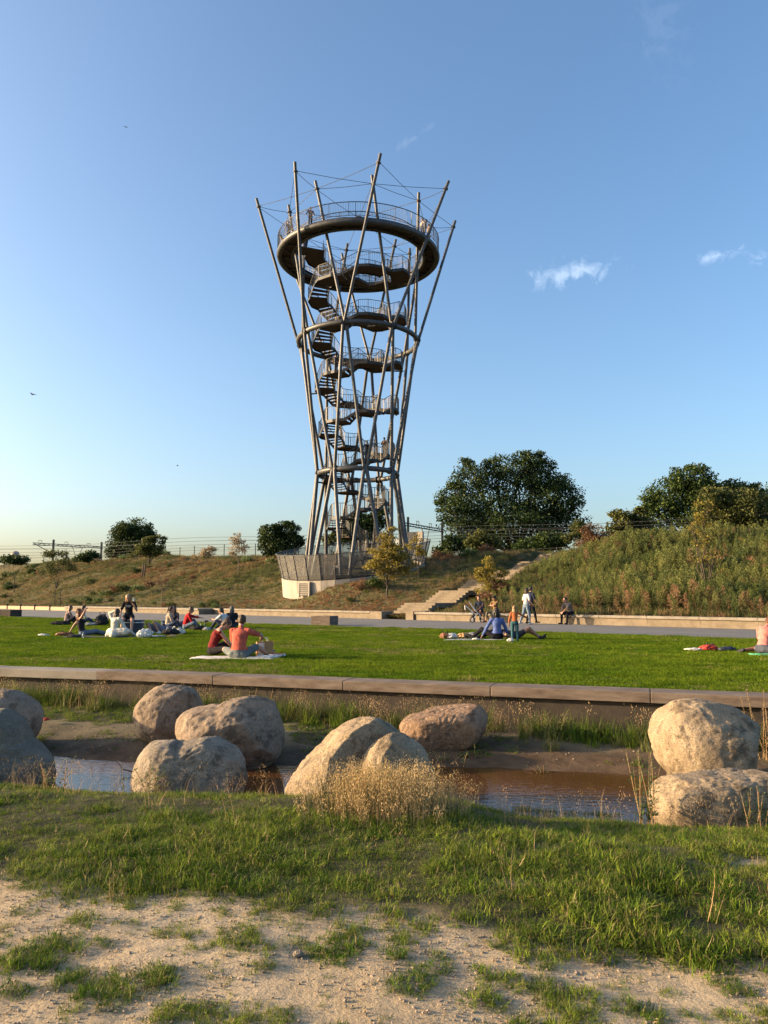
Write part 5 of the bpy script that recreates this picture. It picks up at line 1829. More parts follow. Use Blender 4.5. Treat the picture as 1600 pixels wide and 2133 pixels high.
def person(label, loc, yaw, pelvis=(0, 0, .12), lean=(8, 14), side=0, twist=0, head=(0, 0), hands=None, feet=None, elbow=None, knee=None,
           top=(.5, .1, .1), sleeve=.5, bottom=(.05, .05, .06), leg=1.0, shoes=(.6, .6, .6), skin='fair', hair='brown', style='short', scale=1.0, female=False,
           voxel=.011, dress=0.0, jacket=0, group=None, cap=None, bare_back=False, fingers=True, name='person', roll=None):
    """facing +y locally. lean: (lower, upper) spine forward lean in degrees; hands, feet: local targets (left, right)"""
    s = 1.0
    P = V3(*pelvis)
    X = V3(1, 0, 0); Y = V3(0, 1, 0); Z = V3(0, 0, 1)
    B = rotm((0, 1, 0), side)                      # sideways lean
    if roll is not None:                            # lying: turn the whole trunk
        B = rotm((1, 0, 0), roll[0]) @ rotm((0, 1, 0), roll[1])
    f1 = B @ rotm((1, 0, 0), -lean[0]); f2 = B @ rotm((1, 0, 0), -lean[1]) @ rotm((0, 0, 1), twist)
    up1 = f1 @ Z; up2 = f2 @ Z; rt1 = f1 @ X; rt2 = f2 @ X; fw1 = f1 @ Y; fw2 = f2 @ Y
    waist = P + up1 * .20; chest = waist + up2 * .17; neck = waist + up2 * .315
    hw = .165 if female else .185
    sh = [neck - up2 * .045 - rt2 * hw, neck - up2 * .045 + rt2 * hw]
    hipw = .095
    hip = [P - rt1 * hipw, P + rt1 * hipw]
    # head
    hf = f2 @ rotm((0, 0, 1), head[1]) @ rotm((1, 0, 0), head[0] * -1)
    hu, hr, hd = hf @ Z, hf @ X, hf @ Y
    hc = neck + unit(up2 * .5 + hu * .5) * .055 + hu * .125 + hd * .022
    UA, FA, TH, SN = (.28, .245, .42, .41)
    hands = hands or [(-.25, .3, .2), (.25, .3, .2)]
    feet = feet or [(-.15, .6, .05), (.15, .6, .05)]
    elbow = elbow or [(-.6, -.5, -.6), (.6, -.5, -.6)]
    knee = knee or [(-.3, .2, 1), (.3, .2, 1)]
    pieces = []; prims = []          # prims: p0,p1,r0,r1,material slot
    mats = []
    def slot(m):
        if m not in mats: mats.append(m)
        return mats.index(m)
    S_skin, S_top, S_bot, S_shoe = slot(SKIN[skin]), slot(cloth(top)), slot(cloth(bottom)), slot(cloth(shoes))
    def cap_(p0, p1, r0, r1, sl, bias=0.0):
        pieces.append(capsule(p0, p1, r0, r1)); prims.append((np.asarray(p0, float), np.asarray(p1, float), r0 + bias, r1 + bias, sl))
    def part(p0, p1, r0, r1, cut, sl_a, sl_b, extra=.010):
        """a limb: covered up to the fraction cut"""
        if cut > 0:
            q = np.asarray(p0) + (np.asarray(p1) - p0) * min(1, cut); rq = r0 + (r1 - r0) * min(1, cut)
            cap_(p0, q, r0 + extra, rq + extra, sl_a)
            if cut < 1: cap_(q, p1, rq, r1, sl_b)
        else:
            cap_(p0, p1, r0, r1, sl_b)
    # trunk
    fm = 1 if female else 0
    mw = 0 if female else .016
    rows = [(P - up1 * .085, rt1, fw1, .11, .085), (P - up1 * .03, rt1, fw1, .158 + .012 * fm, .118 + .006 * fm), (P + up1 * .06, rt1, fw1, .158, .115), (waist - up1 * .03, rt1, fw1, .136 - .012 * fm + mw, .104),
            (waist + up2 * .04, rt2, fw2, .140 - .012 * fm + mw, .106), (chest, rt2, fw2, .160 - .012 * fm + mw, .118 + .006 * fm), (neck - up2 * .075, rt2, fw2, .168 - .014 * fm + mw, .102), (neck - up2 * .025, rt2, fw2, .125 - .01 * fm, .075), (neck + up2 * .012, rt2, fw2, .062, .058)]
    pieces.append(loft(rows))
    for i in range(len(rows) - 1):
        c0, c1 = rows[i][0], rows[i + 1][0]
        sl = S_bot if i < 2 else S_top
        for e in (-.5, 0, .5):
            prims.append((c0 + rows[i][1] * rows[i][3] * e, c1 + rows[i + 1][1] * rows[i + 1][3] * e, rows[i][4] + .004, rows[i + 1][4] + .004, sl))
    for k in (0, 1):
        cap_(sh[k] + (neck - sh[k]) * .30, sh[k], .060, .056, S_top if sleeve > -.5 else S_skin, .004)
    if female:
        for e in (-1, 1): cap_(chest + fw2 * .085 + rt2 * e * .065, chest + fw2 * .09 + rt2 * e * .067, .056, .056, S_top, .004)
    # neck and head
    cap_(neck - up2 * .01, hc - hu * .07 - hd * .012, .054, .050, S_skin, -.002)
    pieces.append(ellipsoid(hc + hu * .02, (hr, hd, hu), (.080, .098, .103))); pieces.append(ellipsoid(hc - hu * .045 + hd * .022, (hr, hd, hu), (.062, .072, .076)))
    prims.append((hc + hu * .02, hc - hu * .05 + hd * .02, .088, .07, S_skin))
    cap_(hc + hd * .092 + hu * .005, hc + hd * .112 - hu * .025, .010, .016, S_skin)                      # nose
    for e in (-1, 1): cap_(hc + hr * e * .078 - hd * .005 + hu * .015, hc + hr * e * .080 - hd * .005 - hu * .02, .014, .011, S_skin)   # ears
    cap_(hc - hu * .095 + hd * .070, hc - hu * .095 + hd * .072, .022, .022, S_skin)                       # chin
    # arms
    for k, e in ((0, -1), (1, 1)):
        el, wr = ik(sh[k], V3(*hands[k]), UA, FA, V3(*elbow[k]))
        a_cut = min(1, sleeve * 2) if sleeve > 0 else 0; f_cut = max(0, sleeve * 2 - 1)
        ex = .016 if sleeve < .6 else .012
        part(sh[k], el, .050 - .004 * fm, .040 - .003 * fm, a_cut if sleeve > 0 else 0, S_top, S_skin, ex)
        part(el, wr, .040 - .003 * fm, .027 - .002 * fm, f_cut, S_top, S_skin, .012)
        hdv = unit(wr - el) * .6 + unit(V3(*hands[k]) - el) * .4; hdv = unit(hdv + V3(0, 0, -.12))
        lat = unit(np.cross(hdv, V3(0, 0, 1) if abs(hdv[2]) < .9 else fw2)); nor = np.cross(lat, hdv)
        if nor[2] > 0: nor = -nor
        for j, (o, L) in enumerate(((-.030, .066), (-.010, .078), (.010, .074), (.029, .058))):
            kn = wr + hdv * .085 + lat * o
            cap_(wr + lat * o * .55 + hdv * .01, kn, .0165, .0135, S_skin)
            if fingers:
                m1 = kn + unit(hdv + nor * .35) * L * .5; m2 = m1 + unit(hdv * .6 + nor * .8) * L * .5
                cap_(kn, m1, .0105, .0098, S_skin); cap_(m1, m2, .0098, .0085, S_skin)
        t0 = wr + hdv * .025 - lat * e * -.030
        t1 = t0 + unit(hdv * .7 + lat * e * .7) * .042
        cap_(t0, t1, .0135, .0115, S_skin); cap_(t1, t1 + unit(hdv + nor * .4) * .032, .011, .0095, S_skin)
    # legs
    for k, e in ((0, -1), (1, 1)):
        kn, an = ik(hip[k], V3(*feet[k]), TH, SN, V3(*knee[k]))
        t_cut = min(1, leg * 2); s_cut = max(0, leg * 2 - 1)
        part(hip[k], kn, .088, .058, t_cut, S_bot, S_skin, .010 if leg > .6 else .016)
        mid = kn + (an - kn) * .32 - unit(np.cross(np.cross(an - kn, V3(*knee[k])), an - kn)) * -.012
        part(kn, an, .056, .036, s_cut, S_bot, S_skin, .012)
        if s_cut < .6: cap_(kn + (an - kn) * .18, kn + (an - kn) * .42, .055, .050, S_skin if s_cut < .3 else S_bot)
        sd = unit(an - kn)
        fwd = V3(*knee[k]) - sd * V3(*knee[k]).dot(sd)
        flat = unit(unit(fwd) * .8 + V3(0, 0, -.25) + sd * .25)
        if abs(sd[2]) > .75: flat = unit(V3(fwd[0], fwd[1], 0)) if np.linalg.norm(fwd[:2]) > .05 else fw1
        heel = an + sd * .045 - flat * .035
        cap_(heel, heel + flat * .13, .040, .038, S_shoe, .004); cap_(heel + flat * .10, heel + flat * .20, .038, .030, S_shoe, .004)
        cap_(an, heel, .040, .042, S_shoe)
    if dress > 0:      # a loose skirt over hips and thighs
        kn0, _ = ik(hip[0], V3(*feet[0]), TH, SN, V3(*knee[0])); kn1, _ = ik(hip[1], V3(*feet[1]), TH, SN, V3(*knee[1]))
        for k_ in (kn0, kn1):
            q = P + (k_ - P) * .75
            cap_(P + up1 * .05, q, .165, .13, S_top, .02)
        cap_(P - fw1 * .05, P - fw1 * .16 - Z * .04 + X * .10, .15, .085, S_top, .02); cap_(P - fw1 * .05, P - fw1 * .14 - Z * .04 - X * .14, .15, .085, S_top, .02)
    me = fuse(pieces, voxel, 3, 'person')
    # cloth and skin by the nearest limb
    n = len(me.polygons); C = np.empty(n * 3, np.float32); me.polygons.foreach_get('center', C); C = C.reshape(-1, 3).astype(float)
    best = np.full(n, 9e9); mi = np.zeros(n, np.int32)
    for p0, p1, r0, r1, sl in prims:
        d = p1 - p0; L2 = max(1e-9, d.dot(d)); t = np.clip(((C - p0) @ d) / L2, 0, 1)
        dist = np.linalg.norm(C - p0 - t[:, None] * d, axis=1) - (r0 + (r1 - r0) * t)
        k = dist < best; best[k] = dist[k]; mi[k] = sl
    if bare_back:      # skin above the neckline of a vest
        hgt = (C - neck) @ up2; near = np.linalg.norm(C - neck, axis=1) < .22
        mi[near & (hgt > -.055) & (mi == S_top)] = S_skin
    # folds in the cloth
    nv = len(me.vertices); co = np.empty(nv * 3, np.float32); me.vertices.foreach_get('co', co); co = co.reshape(-1, 3)
    vm = np.zeros(nv, bool)
    lv = np.empty(len(me.loops), np.int32); me.loops.foreach_get('vertex_index', lv)
    lt = np.empty(n, np.int32); me.polygons.foreach_get('loop_total', lt)
    lm = np.repeat(mi, lt); vm[lv[(lm == S_top) | (lm == S_bot)]] = True
    vn = np.empty(nv * 3, np.float32); me.vertices.foreach_get('normal', vn); vn = vn.reshape(-1, 3)
    q = co * 9
    w = fbm(q[:, 0] + q[:, 1] * .6, q[:, 2] * .8 + q[:, 1], 3, 3) - .5
    co = co + vn * (np.where(vm, w * .030, 0))[:, None]
    me.vertices.foreach_set('co', co.astype(np.float32).ravel())
    for m in mats: me.materials.append(m)
    me.polygons.foreach_set('material_index', mi)
    me.update()
    ob = link(name, me); ob.location = loc; ob.rotation_euler = (0, 0, R(yaw)); ob.scale = (scale,) * 3
    tag(ob, label, 'person', group)
    # hair
    H = []
    H.append(ellipsoid(hc + hu * .032 - hd * .020, (hr, hd, hu), (.091, .102, .100)))
    down = V3(0, 0, -1)
    if style == 'short':
        H.append(ellipsoid(hc - hd * .05 - hu * .005, (hr, hd, hu), (.072, .060, .080)))
    if style in ('long', 'bob', 'pony', 'bun'):
        H.append(ellipsoid(hc - hd * .045 - hu * .01, (hr, hd, hu), (.080, .068, .092)))
    if style in ('long', 'bob'):
        L = .34 if style == 'long' else .17
        for e in (-1, -.35, .35, 1):
            a = hc - hd * (.055 if abs(e) < .9 else .02) + hr * e * .066 + hu * .02
            b = a + unit(down * .75 - up2 * .55 - hd * .10) * L + hr * e * .01
            H.append(capsule(a, (a + b) / 2 - hd * .01, .040, .042)); H.append(capsule((a + b) / 2 - hd * .01, b, .042, .016 if style == 'long' else .028))
    if style == 'pony':
        a = hc - hd * .105 + hu * .03; b = a + unit(down - hd * .35) * .24
        H.append(capsule(a, a - hd * .02, .028, .03)); H.append(capsule(a - hd * .02, b, .034, .012))
    if style == 'bun':
        a = hc - hd * .085 + hu * .085
        H.append(ellipsoid(a, (hr, hd, hu), (.052, .048, .046)))
    hm = fuse(H, .012, 2, 'hair')
    nv = len(hm.vertices); co = np.empty(nv * 3, np.float32); hm.vertices.foreach_get('co', co); co = co.reshape(-1, 3)
    vn = np.empty(nv * 3, np.float32); hm.vertices.foreach_get('normal', vn); vn = vn.reshape(-1, 3)
    w = fbm(co[:, 0] * 60 + co[:, 1] * 40, co[:, 2] * 16, 5, 3) - .5
    hm.vertices.foreach_set('co', (co + vn * (w * .022)[:, None]).astype(np.float32).ravel()); hm.update()
    link('hair', hm, ob, HAIR[hair])
    for e in (-1, 1):
        v, f = ellipsoid(hc + hd * .088 + hr * e * .031 + hu * .012, (hr, hd, hu), (.013, .010, .008), 8, 6)
        link('eye', mesh_np('eye', v, f, True), ob, M['eye'])
    v, f = ellipsoid(hc + hd * .088 - hu * .055, (hr, hd, hu), (.024, .010, .008), 10, 6)
    link('mouth', mesh_np('mouth', v, f, True), ob, M['lip'])
    if cap:
        mb = []
        mb.append(ellipsoid(hc + hu * .050 - hd * .012, (hr, hd, hu), (.092, .104, .080)))
        mb.append(ellipsoid(hc + hu * .055 + hd * .10, (hr, hd, hu), (.070, .075, .014)))
        link('cap', fuse(mb, .012, 2, 'cap'), ob, cloth(cap))
    return ob


def at_px(px, py, z=0.0, dy=0.0):
    p = onz(px, py, z); p.y += dy
    return p


def build_people():
    G = 'people sitting on the lawn'
    # the couple in front
    person('man in a coral tee and grey shorts seated back to us on the blanket', at_px(497, 1373), -14, (0, 0, .105), (4, 13), head=(8, 22), voxel=.0095,
           hands=[(-.16, .42, .22), (.30, .47, .43)], elbow=[(-.8, -.3, -.5), (1, -.25, -.1)], feet=[(-.10, .46, .055), (.34, .72, .055)], knee=[(-1, .35, .25), (.28, .25, 1)],
           top=(.56, .125, .085), sleeve=.36, bottom=(.155, .175, .175), leg=.42, shoes=(.45, .30, .22), hair='light', style='short', group=G)
    person('woman in a dark red vest and black trousers bending forward beside the man in coral', at_px(442, 1366), -72, (0, 0, .105), (8, 25), head=(26, -4), voxel=.0095,
           hands=[(-.06, .52, .12), (.10, .50, .14)], elbow=[(-.6, -.2, -.8), (.6, -.2, -.8)], feet=[(-.12, .62, .055), (.10, .45, .055)], knee=[(-.6, .2, .45), (1, .3, .25)],
           top=(.20, .022, .022), sleeve=0, bottom=(.014, .013, .016), leg=1, shoes=(.02, .02, .02), hair='light', style='bun', female=True, bare_back=True, scale=.97, group=G)
    # the large picnic group
    person('woman in a long white dress, back to us, hand raised to her head', at_px(238, 1328), -28, (0, 0, .11), (4, 12), side=-4, head=(0, 10),
           hands=[(-.14, .10, .83), (.30, .30, .12)], elbow=[(-1, .15, .15), (.8, -.4, -.3)], feet=[(-.30, .55, .05), (.34, .55, .05)], knee=[(-1, .2, .3), (1, .2, .35)],
           top=(.66, .61, .52), sleeve=1, bottom=(.62, .58, .50), leg=1, shoes=(.3, .4, .6), hair='brown', style='long', female=True, dress=1, group=G)
    person('blond woman in a black tee and shorts sitting on the cooler box holding a cup', at_px(267, 1321), 188, (0, -.02, .60), (2, 10), head=(22, -8),
           hands=[(-.20, .24, 1.00), (.27, .10, .62)], elbow=[(-.45, -.2, -1), (.5, -1, -.2)], feet=[(-.20, .52, .07), (.12, .48, .07)], knee=[(-.25, 1, .3), (.25, 1, .3)],
           top=(.016, .015, .02), sleeve=.38, bottom=(.014, .013, .016), leg=.22, shoes=(.03, .03, .03), hair='blond', style='bob', female=True, skin='fair', group=G)
    person('woman in black strap top and jeans, one arm raised over her head', at_px(172, 1326), -66, (0, 0, .11), (-16, -8), head=(-6, 0),
           hands=[(-.36, -.44, .05), (.07, .06, .90)], elbow=[(-.5, -.8, 0), (1, .2, .4)], feet=[(-.02, .84, .055), (.16, .80, .055)], knee=[(-.2, .1, 1), (.3, .1, 1)],
           top=(.02, .02, .024), sleeve=0, bottom=(.10, .15, .23), leg=1, shoes=(.15, .06, .05), hair='auburn', style='long', female=True, bare_back=True, skin='tan', group=G)
    person('girl with long auburn hair sitting farthest back at the left', at_px(138, 1301), -48, (0, 0, .11), (5, 14), head=(5, -30), top=(.30, .21, .19), sleeve=1, bottom=(.03, .03, .04),
           hands=[(-.10, .40, .20), (.16, .40, .20)], feet=[(-.2, .5, .05), (.2, .5, .05)], knee=[(-.6, .1, .8), (.6, .1, .8)], hair='auburn', style='long', female=True, voxel=.014, fingers=False, group=G)
    person('dark-haired person in a pale green shirt sitting behind the woman in the strap top', at_px(166, 1303), -62, (0, 0, .11), (4, 12), head=(6, 0), top=(.52, .54, .40), sleeve=.45, bottom=(.06, .08, .13),
           hands=[(-.12, .42, .22), (.16, .46, .3)], feet=[(-.15, .72, .05), (.2, .66, .05)], knee=[(-.2, .1, 1), (.3, .1, 1)], hair='dark', style='short', voxel=.014, fingers=False, group=G)
    person('person lying on the blanket with bare knees bent, wearing lilac shorts and white shoes', at_px(333, 1320), 8, (0, 0, .13), (0, 0), roll=(-84, 0), head=(-10, 20),
           hands=[(-.30, .10, .12), (.28, .25, .12)], elbow=[(-1, 0, 0), (1, 0, 0)], feet=[(-.20, -.42, .08), (.02, -.34, .08)], knee=[(-.9, -.2, .75), (-.7, -.2, .8)],
           top=(.16, .14, .19), sleeve=.4, bottom=(.27, .23, .30), leg=.40, shoes=(.68, .64, .58), hair='dark', style='short', voxel=.012, skin='tan', group=G)
    person('woman with a brown ponytail and beige top sitting left of the red shirt', at_px(349, 1310), -70, (0, 0, .11), (4, 10), head=(4, 0), top=(.42, .35, .27), sleeve=.45, bottom=(.07, .10, .17),
           hands=[(-.08, .40, .22), (.14, .36, .22)], feet=[(-.20, .48, .05), (.15, .62, .05)], knee=[(-1, .2, .4), (.5, .2, .7)], hair='brown', style='pony', female=True, voxel=.0125, group=G)
    person('woman in a dark patterned top sitting facing us behind the ponytailed woman', at_px(363, 1307), 170, (0, 0, .11), (4, 8), head=(5, 10), top=(.055, .05, .06), sleeve=.4, bottom=(.06, .09, .15),
           hands=[(-.14, .34, .22), (.14, .34, .24)], feet=[(-.25, .42, .05), (.25, .42, .05)], knee=[(-1, .2, .35), (1, .2, .35)], hair='brown', style='long', female=True, voxel=.0125, group=G)
    person('person in a bright red shirt and jeans reaching an arm out to the right', at_px(386, 1311), -72, (0, 0, .11), (6, 20), head=(4, -8), top=(.42, .014, .018), sleeve=.78, bottom=(.11, .16, .22),
           hands=[(.05, .72, .44), (.26, .40, .14)], elbow=[(-.3, .1, -.6), (.6, -.2, -.6)], feet=[(-.15, .58, .05), (.15, .60, .05)], knee=[(-.25, .15, 1), (.8, .2, .6)], hair='light', style='bun', voxel=.0125, group=G)
    person('person in a white tee sitting facing left with arms stretched towards the red shirt', at_px(471, 1312), 68, (0, 0, .11), (8, 24), head=(8, 0), top=(.60, .61, .63), sleeve=.4, bottom=(.04, .05, .08),
           hands=[(-.14, .58, .42), (.10, .48, .35)], elbow=[(-.4, 0, -.7), (.5, 0, -.7)], feet=[(-.2, .58, .05), (.18, .58, .05)], knee=[(-.3, .15, 1), (.3, .15, 1)], hair='brown', style='pony', skin='tan', voxel=.0125, group=G)
    person('person in a black top with grey hair sitting just behind the white tee', at_px(483, 1309), 20, (0, 0, .11), (4, 12), head=(0, 20), top=(.022, .02, .03), sleeve=.4, bottom=(.05, .05, .07),
           hands=[(-.16, .38, .2), (.18, .38, .2)], feet=[(-.2, .5, .05), (.2, .5, .05)], knee=[(-.7, .2, .6), (.7, .2, .6)], hair='grey', style='bob', voxel=.0125, group=G)
    # the family on the right
    person('dark-haired woman in a blue sweater sitting with her back to us on the lawn', at_px(1036, 1333), 6, (0, 0, .11), (2, 8), head=(0, 12), top=(.115, .165, .40), sleeve=.92, bottom=(.013, .013, .017),
           hands=[(-.44, .14, .08), (.36, .10, .08)], elbow=[(-.5, -1, -.2), (.5, -1, -.2)], feet=[(-.66, .40, .06), (-.55, .18, .06)], knee=[(-.6, .25, .9), (-.3, .9, .3)], leg=1, shoes=(.03, .03, .03),
           hair='dark', style='bob', female=True, scale=1.02, group=G)
    person('small blond child in an orange top and teal jeans standing and pointing right', at_px(1073, 1337), -4, (0, 0, .90), (0, 3), head=(0, -18), top=(.46, .145, .055), sleeve=.95, bottom=(.045, .125, .15),
           hands=[(-.28, .04, .78), (.66, .12, 1.12)], elbow=[(-.6, -.6, -.2), (.2, -.3, -.6)], feet=[(-.12, .0, .08), (.12, .0, .08)], knee=[(-.1, 1, 0), (.1, 1, 0)], leg=1, shoes=(.05, .06, .08),
           hair='blond', style='long', female=True, scale=.60, group=G)
    person('person lying on the lawn beside the child, bare legs stretched right with black shoes', at_px(1076, 1332), -84, (0, 0, .12), (0, 0), roll=(78, 0), head=(10, 0), top=(.06, .055, .07), sleeve=.4, bottom=(.05, .05, .06),
           hands=[(-.35, -.35, .10), (.32, -.25, .10)], elbow=[(-1, -.3, 0), (1, -.3, 0)], feet=[(-.08, .76, .07), (.14, .66, .07)], knee=[(-.1, .1, 1), (.25, .1, 1)], leg=.25, shoes=(.03, .03, .035),
           hair='dark', style='short', skin='tan', voxel=.012, group=G)
    # walkers and sitters on the path
    person('woman in a white tee and blue jeans walking right along the path', at_px(1097, 1301.5), -66, (0, 0, .91), (0, 4), head=(0, 15), top=(.58, .58, .58), sleeve=.4, bottom=(.16, .215, .29),
           hands=[(-.20, .22, 1.02), (.22, .18, .98)], elbow=[(-.6, -.8, -.1), (.6, -.8, -.1)], feet=[(-.09, -.30, .12), (.09, .12, .08)], knee=[(-.05, 1, .1), (.05, 1, .1)], leg=1, shoes=(.66, .64, .60),
           hair='brown', style='bob', female=True, voxel=.0125)
    person('man in a dark navy shirt walking just behind the woman in the white tee', at_px(1106, 1300.5), -66, (0, 0, .93), (0, 3), head=(0, 5), top=(.02, .025, .05), sleeve=.45, bottom=(.015, .016, .022),
           hands=[(-.24, .16, .96), (.26, .2, .98)], elbow=[(-.6, -.8, -.1), (.6, -.8, -.1)], feet=[(-.09, -.16, .08), (.09, .26, .08)], knee=[(-.05, 1, .1), (.05, 1, .1)], leg=1, shoes=(.05, .05, .05),
           hair='dark', style='short', voxel=.0125, scale=1.03)
    def on_bench(px, py, d=.12):
        p = onz(px, py); t = (p - B0).dot(BU); q = B0 + BU * t + BN * d
        return q
    person('man in a grey tee sitting alone on the bench leaning on his knees', on_bench(1186, 1300.5), 122, (0, 0, .56), (16, 34), head=(-6, 0), top=(.20, .165, .145), sleeve=.38, bottom=(.013, .013, .015),
           hands=[(-.05, .55, .60), (.06, .55, .62)], elbow=[(-.7, 0, -.5), (.7, 0, -.5)], feet=[(-.18, .46, .085), (.18, .44, .085)], knee=[(-.2, 1, .2), (.2, 1, .2)], leg=1, shoes=(.03, .03, .03), hair='dark', style='short', voxel=.0125)
    person('man in a navy jacket sitting on the bench behind the stroller', on_bench(990, 1295.5), 150, (0, 0, .56), (4, 12), head=(10, 0), top=(.02, .028, .055), sleeve=1, bottom=(.016, .016, .02),
           hands=[(-.16, .34, .62), (.14, .36, .66)], feet=[(-.2, .50, .085), (.14, .48, .085)], knee=[(-.25, 1, .2), (.25, 1, .2)], leg=1, shoes=(.55, .53, .5), hair='brown', style='short', voxel=.0125)
    person('man in a brown tee and dark cap sitting on the bench with folded arms', on_bench(1020, 1296.5), 128, (0, 0, .56), (4, 8), head=(4, 10), top=(.22, .135, .06), sleeve=.38, bottom=(.17, .16, .115),
           hands=[(.14, .25, .86), (-.13, .27, .90)], elbow=[(-1, .1, -.3), (1, .1, -.3)], feet=[(-.16, .52, .085), (.32, .42, .085)], knee=[(-.3, 1, .2), (.3, 1, .2)], leg=.75, shoes=(.3, .12, .09), hair='dark', style='short', cap=(.02, .02, .025), skin='tan', voxel=.0125)
    # right edge
    person('person in a pink tee sitting at the right edge bent over a white bag', at_px(1592, 1362), -52, (0, 0, .11), (10, 26), head=(24, -10), top=(.60, .22, .19), sleeve=.4, bottom=(.08, .09, .12),
           hands=[(-.05, .42, .22), (.20, .38, .20)], elbow=[(-.7, -.2, -.5), (.7, -.2, -.5)], feet=[(-.46, -.02, .06), (.25, .60, .055)], knee=[(-.9, .8, -.1), (.5, .2, .8)], leg=.4, shoes=(.05, .05, .06), hair='auburn', style='bun', female=True, skin='tan', group=G)
    # up on the tower ------------------------------------------------------
    T = 'visitors on the tower'
    def ring(a, r=6.35):
        return TC + cyl(r, R(a), Z_TOP + .285)
    stand = dict(pelvis=(0, 0, .92), lean=(0, 4), hands=[(-.22, .26, 1.12), (.22, .26, 1.12)], elbow=[(-.6, -.8, -.3), (.6, -.8, -.3)], feet=[(-.10, 0, .08), (.10, .04, .08)], knee=[(-.1, 1, 0), (.1, 1, 0)], voxel=.022, fingers=False, group=T)
    person('visitor in a dark striped top on the ring platform at front left', ring(-35, 6.5), 20, top=(.03, .035, .06), bottom=(.03, .03, .04), hair='dark', **stand)
    person('visitor in grey leaning on the ring railing at the far left', ring(-63, 6.5), 60, top=(.06, .06, .07), bottom=(.04, .05, .08), hair='brown', **stand)
    person('small visitor in pale clothes at the left end of the ring platform', ring(-82, 6.6), 80, top=(.42, .38, .33), bottom=(.2, .18, .16), hair='brown', scale=.7, **stand)
    person('red-haired visitor in a pale top on the right of the ring platform', ring(58, 6.4), -60, top=(.46, .42, .38), bottom=(.10, .13, .2), hair='auburn', style='long', **stand)
    person('visitor in a tan top behind the red-haired one on the ring platform', ring(68, 6.5), -70, top=(.36, .26, .17), bottom=(.12, .1, .1), hair='brown', **stand)
    def on_landing(px, py):
        best = None
        for p, a in LANDINGS:
            r = p - Vector((0, 0, EZ)) + Vector((0, 0, .9))
            f = r.y * math.cos(PITCH) + r.z * math.sin(PITCH); v = -r.y * math.sin(PITCH) + r.z * math.cos(PITCH)
            x = 800 + FPX * r.x / f; y = 1066.5 - FPX * v / f
            d = math.hypot(x - px, y - py)
            if best is None or d < best[0]: best = (d, p, a)
        return best[1]
    person('visitor in red at the stair head just under the ring platform', TC + cyl(4.6, R(-76), Z_TOP + .25), 70, top=(.34, .03, .03), bottom=(.05, .06, .09), hair='dark', **stand)
    person('visitor in dark clothes on the stairs below the middle ring', on_landing(682, 762), 40, top=(.03, .03, .04), bottom=(.03, .03, .05), hair='dark', **stand)
    person('visitor in black standing on the stairs above the low ring', on_landing(757, 915), 10, top=(.015, .015, .018), bottom=(.06, .07, .09), hair='dark', **stand)
    person('visitor in a brown coat at the right end of the same landing', on_landing(805, 930), -40, top=(.22, .15, .10), bottom=(.1, .08, .07), hair='brown', **stand)
    fl = lambda px, Y: Vector(((px - 800) / FPX * Y, Y, 3.0))
    person('visitor in black standing on the plinth floor inside the balustrade', fl(682, 62.5), 150, top=(.02, .02, .025), bottom=(.02, .02, .03), hair='dark', **stand)
    person('visitor in a salmon top beside the one in black on the plinth floor', fl(700, 63.5), 100, top=(.50, .24, .18), bottom=(.06, .06, .08), hair='auburn', **stand)


build_people()
# ------------------------------------------------------------------ things on the lawn and path
def cloth_sheet(name, label, cat, c, w, d, yaw, m, seed=1, amp=.018, z=.030):
    """a rumpled blanket lying on the grass, with a real hem"""
    rng = np.random.default_rng(seed)
    nx, ny = 34, 26
    u, v = np.meshgrid(np.linspace(-.5, .5, nx), np.linspace(-.5, .5, ny))
    X = u * w + .05 * (fbm(v * 5 + seed, u * 0 + 2, seed) - .5) * 2; Y = v * d + .05 * (fbm(u * 5 + seed, v * 0 + 7, seed + 1) - .5) * 2
    edge = np.minimum(.5 - abs(u), .5 - abs(v)) * min(w, d)
    Z = z + amp * 2 * (fbm(X * 5 + 3, Y * 5, seed + 2) - .35) - .018 * np.exp(-edge / .05)
    P = np.stack([X, Y, Z], -1)
    i = np.arange(nx * ny).reshape(ny, nx)
    f = np.stack([i[:-1, :-1], i[:-1, 1:], i[1:, 1:], i[1:, :-1]], -1).reshape(-1, 4)
    me = mesh_np(name, P.reshape(-1, 3), f, True)
    o = link(name, me, None, m); o.location = c; o.rotation_euler = (0, 0, yaw)
    md = o.modifiers.new('thickness', 'SOLIDIFY'); md.thickness = .012
    tag(o, label, cat)
    return o


def lump(name, label, cat, c, size, m, seed=1, yaw=0, rough=.30, group=None, squash=.8):
    """a slumped bag or heap of cloth"""
    bm = bmesh.new(); bmesh.ops.create_icosphere(bm, subdivisions=5, radius=1)
    me = bpy.data.meshes.new(name); bm.to_mesh(me); bm.free()
    n = len(me.vertices); v = np.empty(n * 3, np.float32); me.vertices.foreach_get('co', v); v = v.reshape(-1, 3).astype(float)
    r = 1 + rough * 3.2 * (fbm(v[:, 0] * 2.6 + seed, v[:, 1] * 2.2 + v[:, 2] * 1.7, seed, 4, .6) - .5) + .28 * np.abs(fbm(v[:, 0] * 6 + seed, v[:, 2] * 7 + v[:, 1] * 5, seed + 3, 2) - .5) * 2
    p = v * r[:, None]
    p[:, 2] = np.where(p[:, 2] < 0, p[:, 2] * .45, p[:, 2]) 
    p = p * np.array(size) / 2; p[:, 2] -= p[:, 2].min()
    me.vertices.foreach_set('co', p.astype(np.float32).ravel()); me.update()
    me.polygons.foreach_set('use_smooth', np.ones(len(me.polygons), bool))
    o = link(name, me, None, m); o.location = c; o.rotation_euler = (0, 0, yaw)
    tag(o, label, cat, group)
    return o


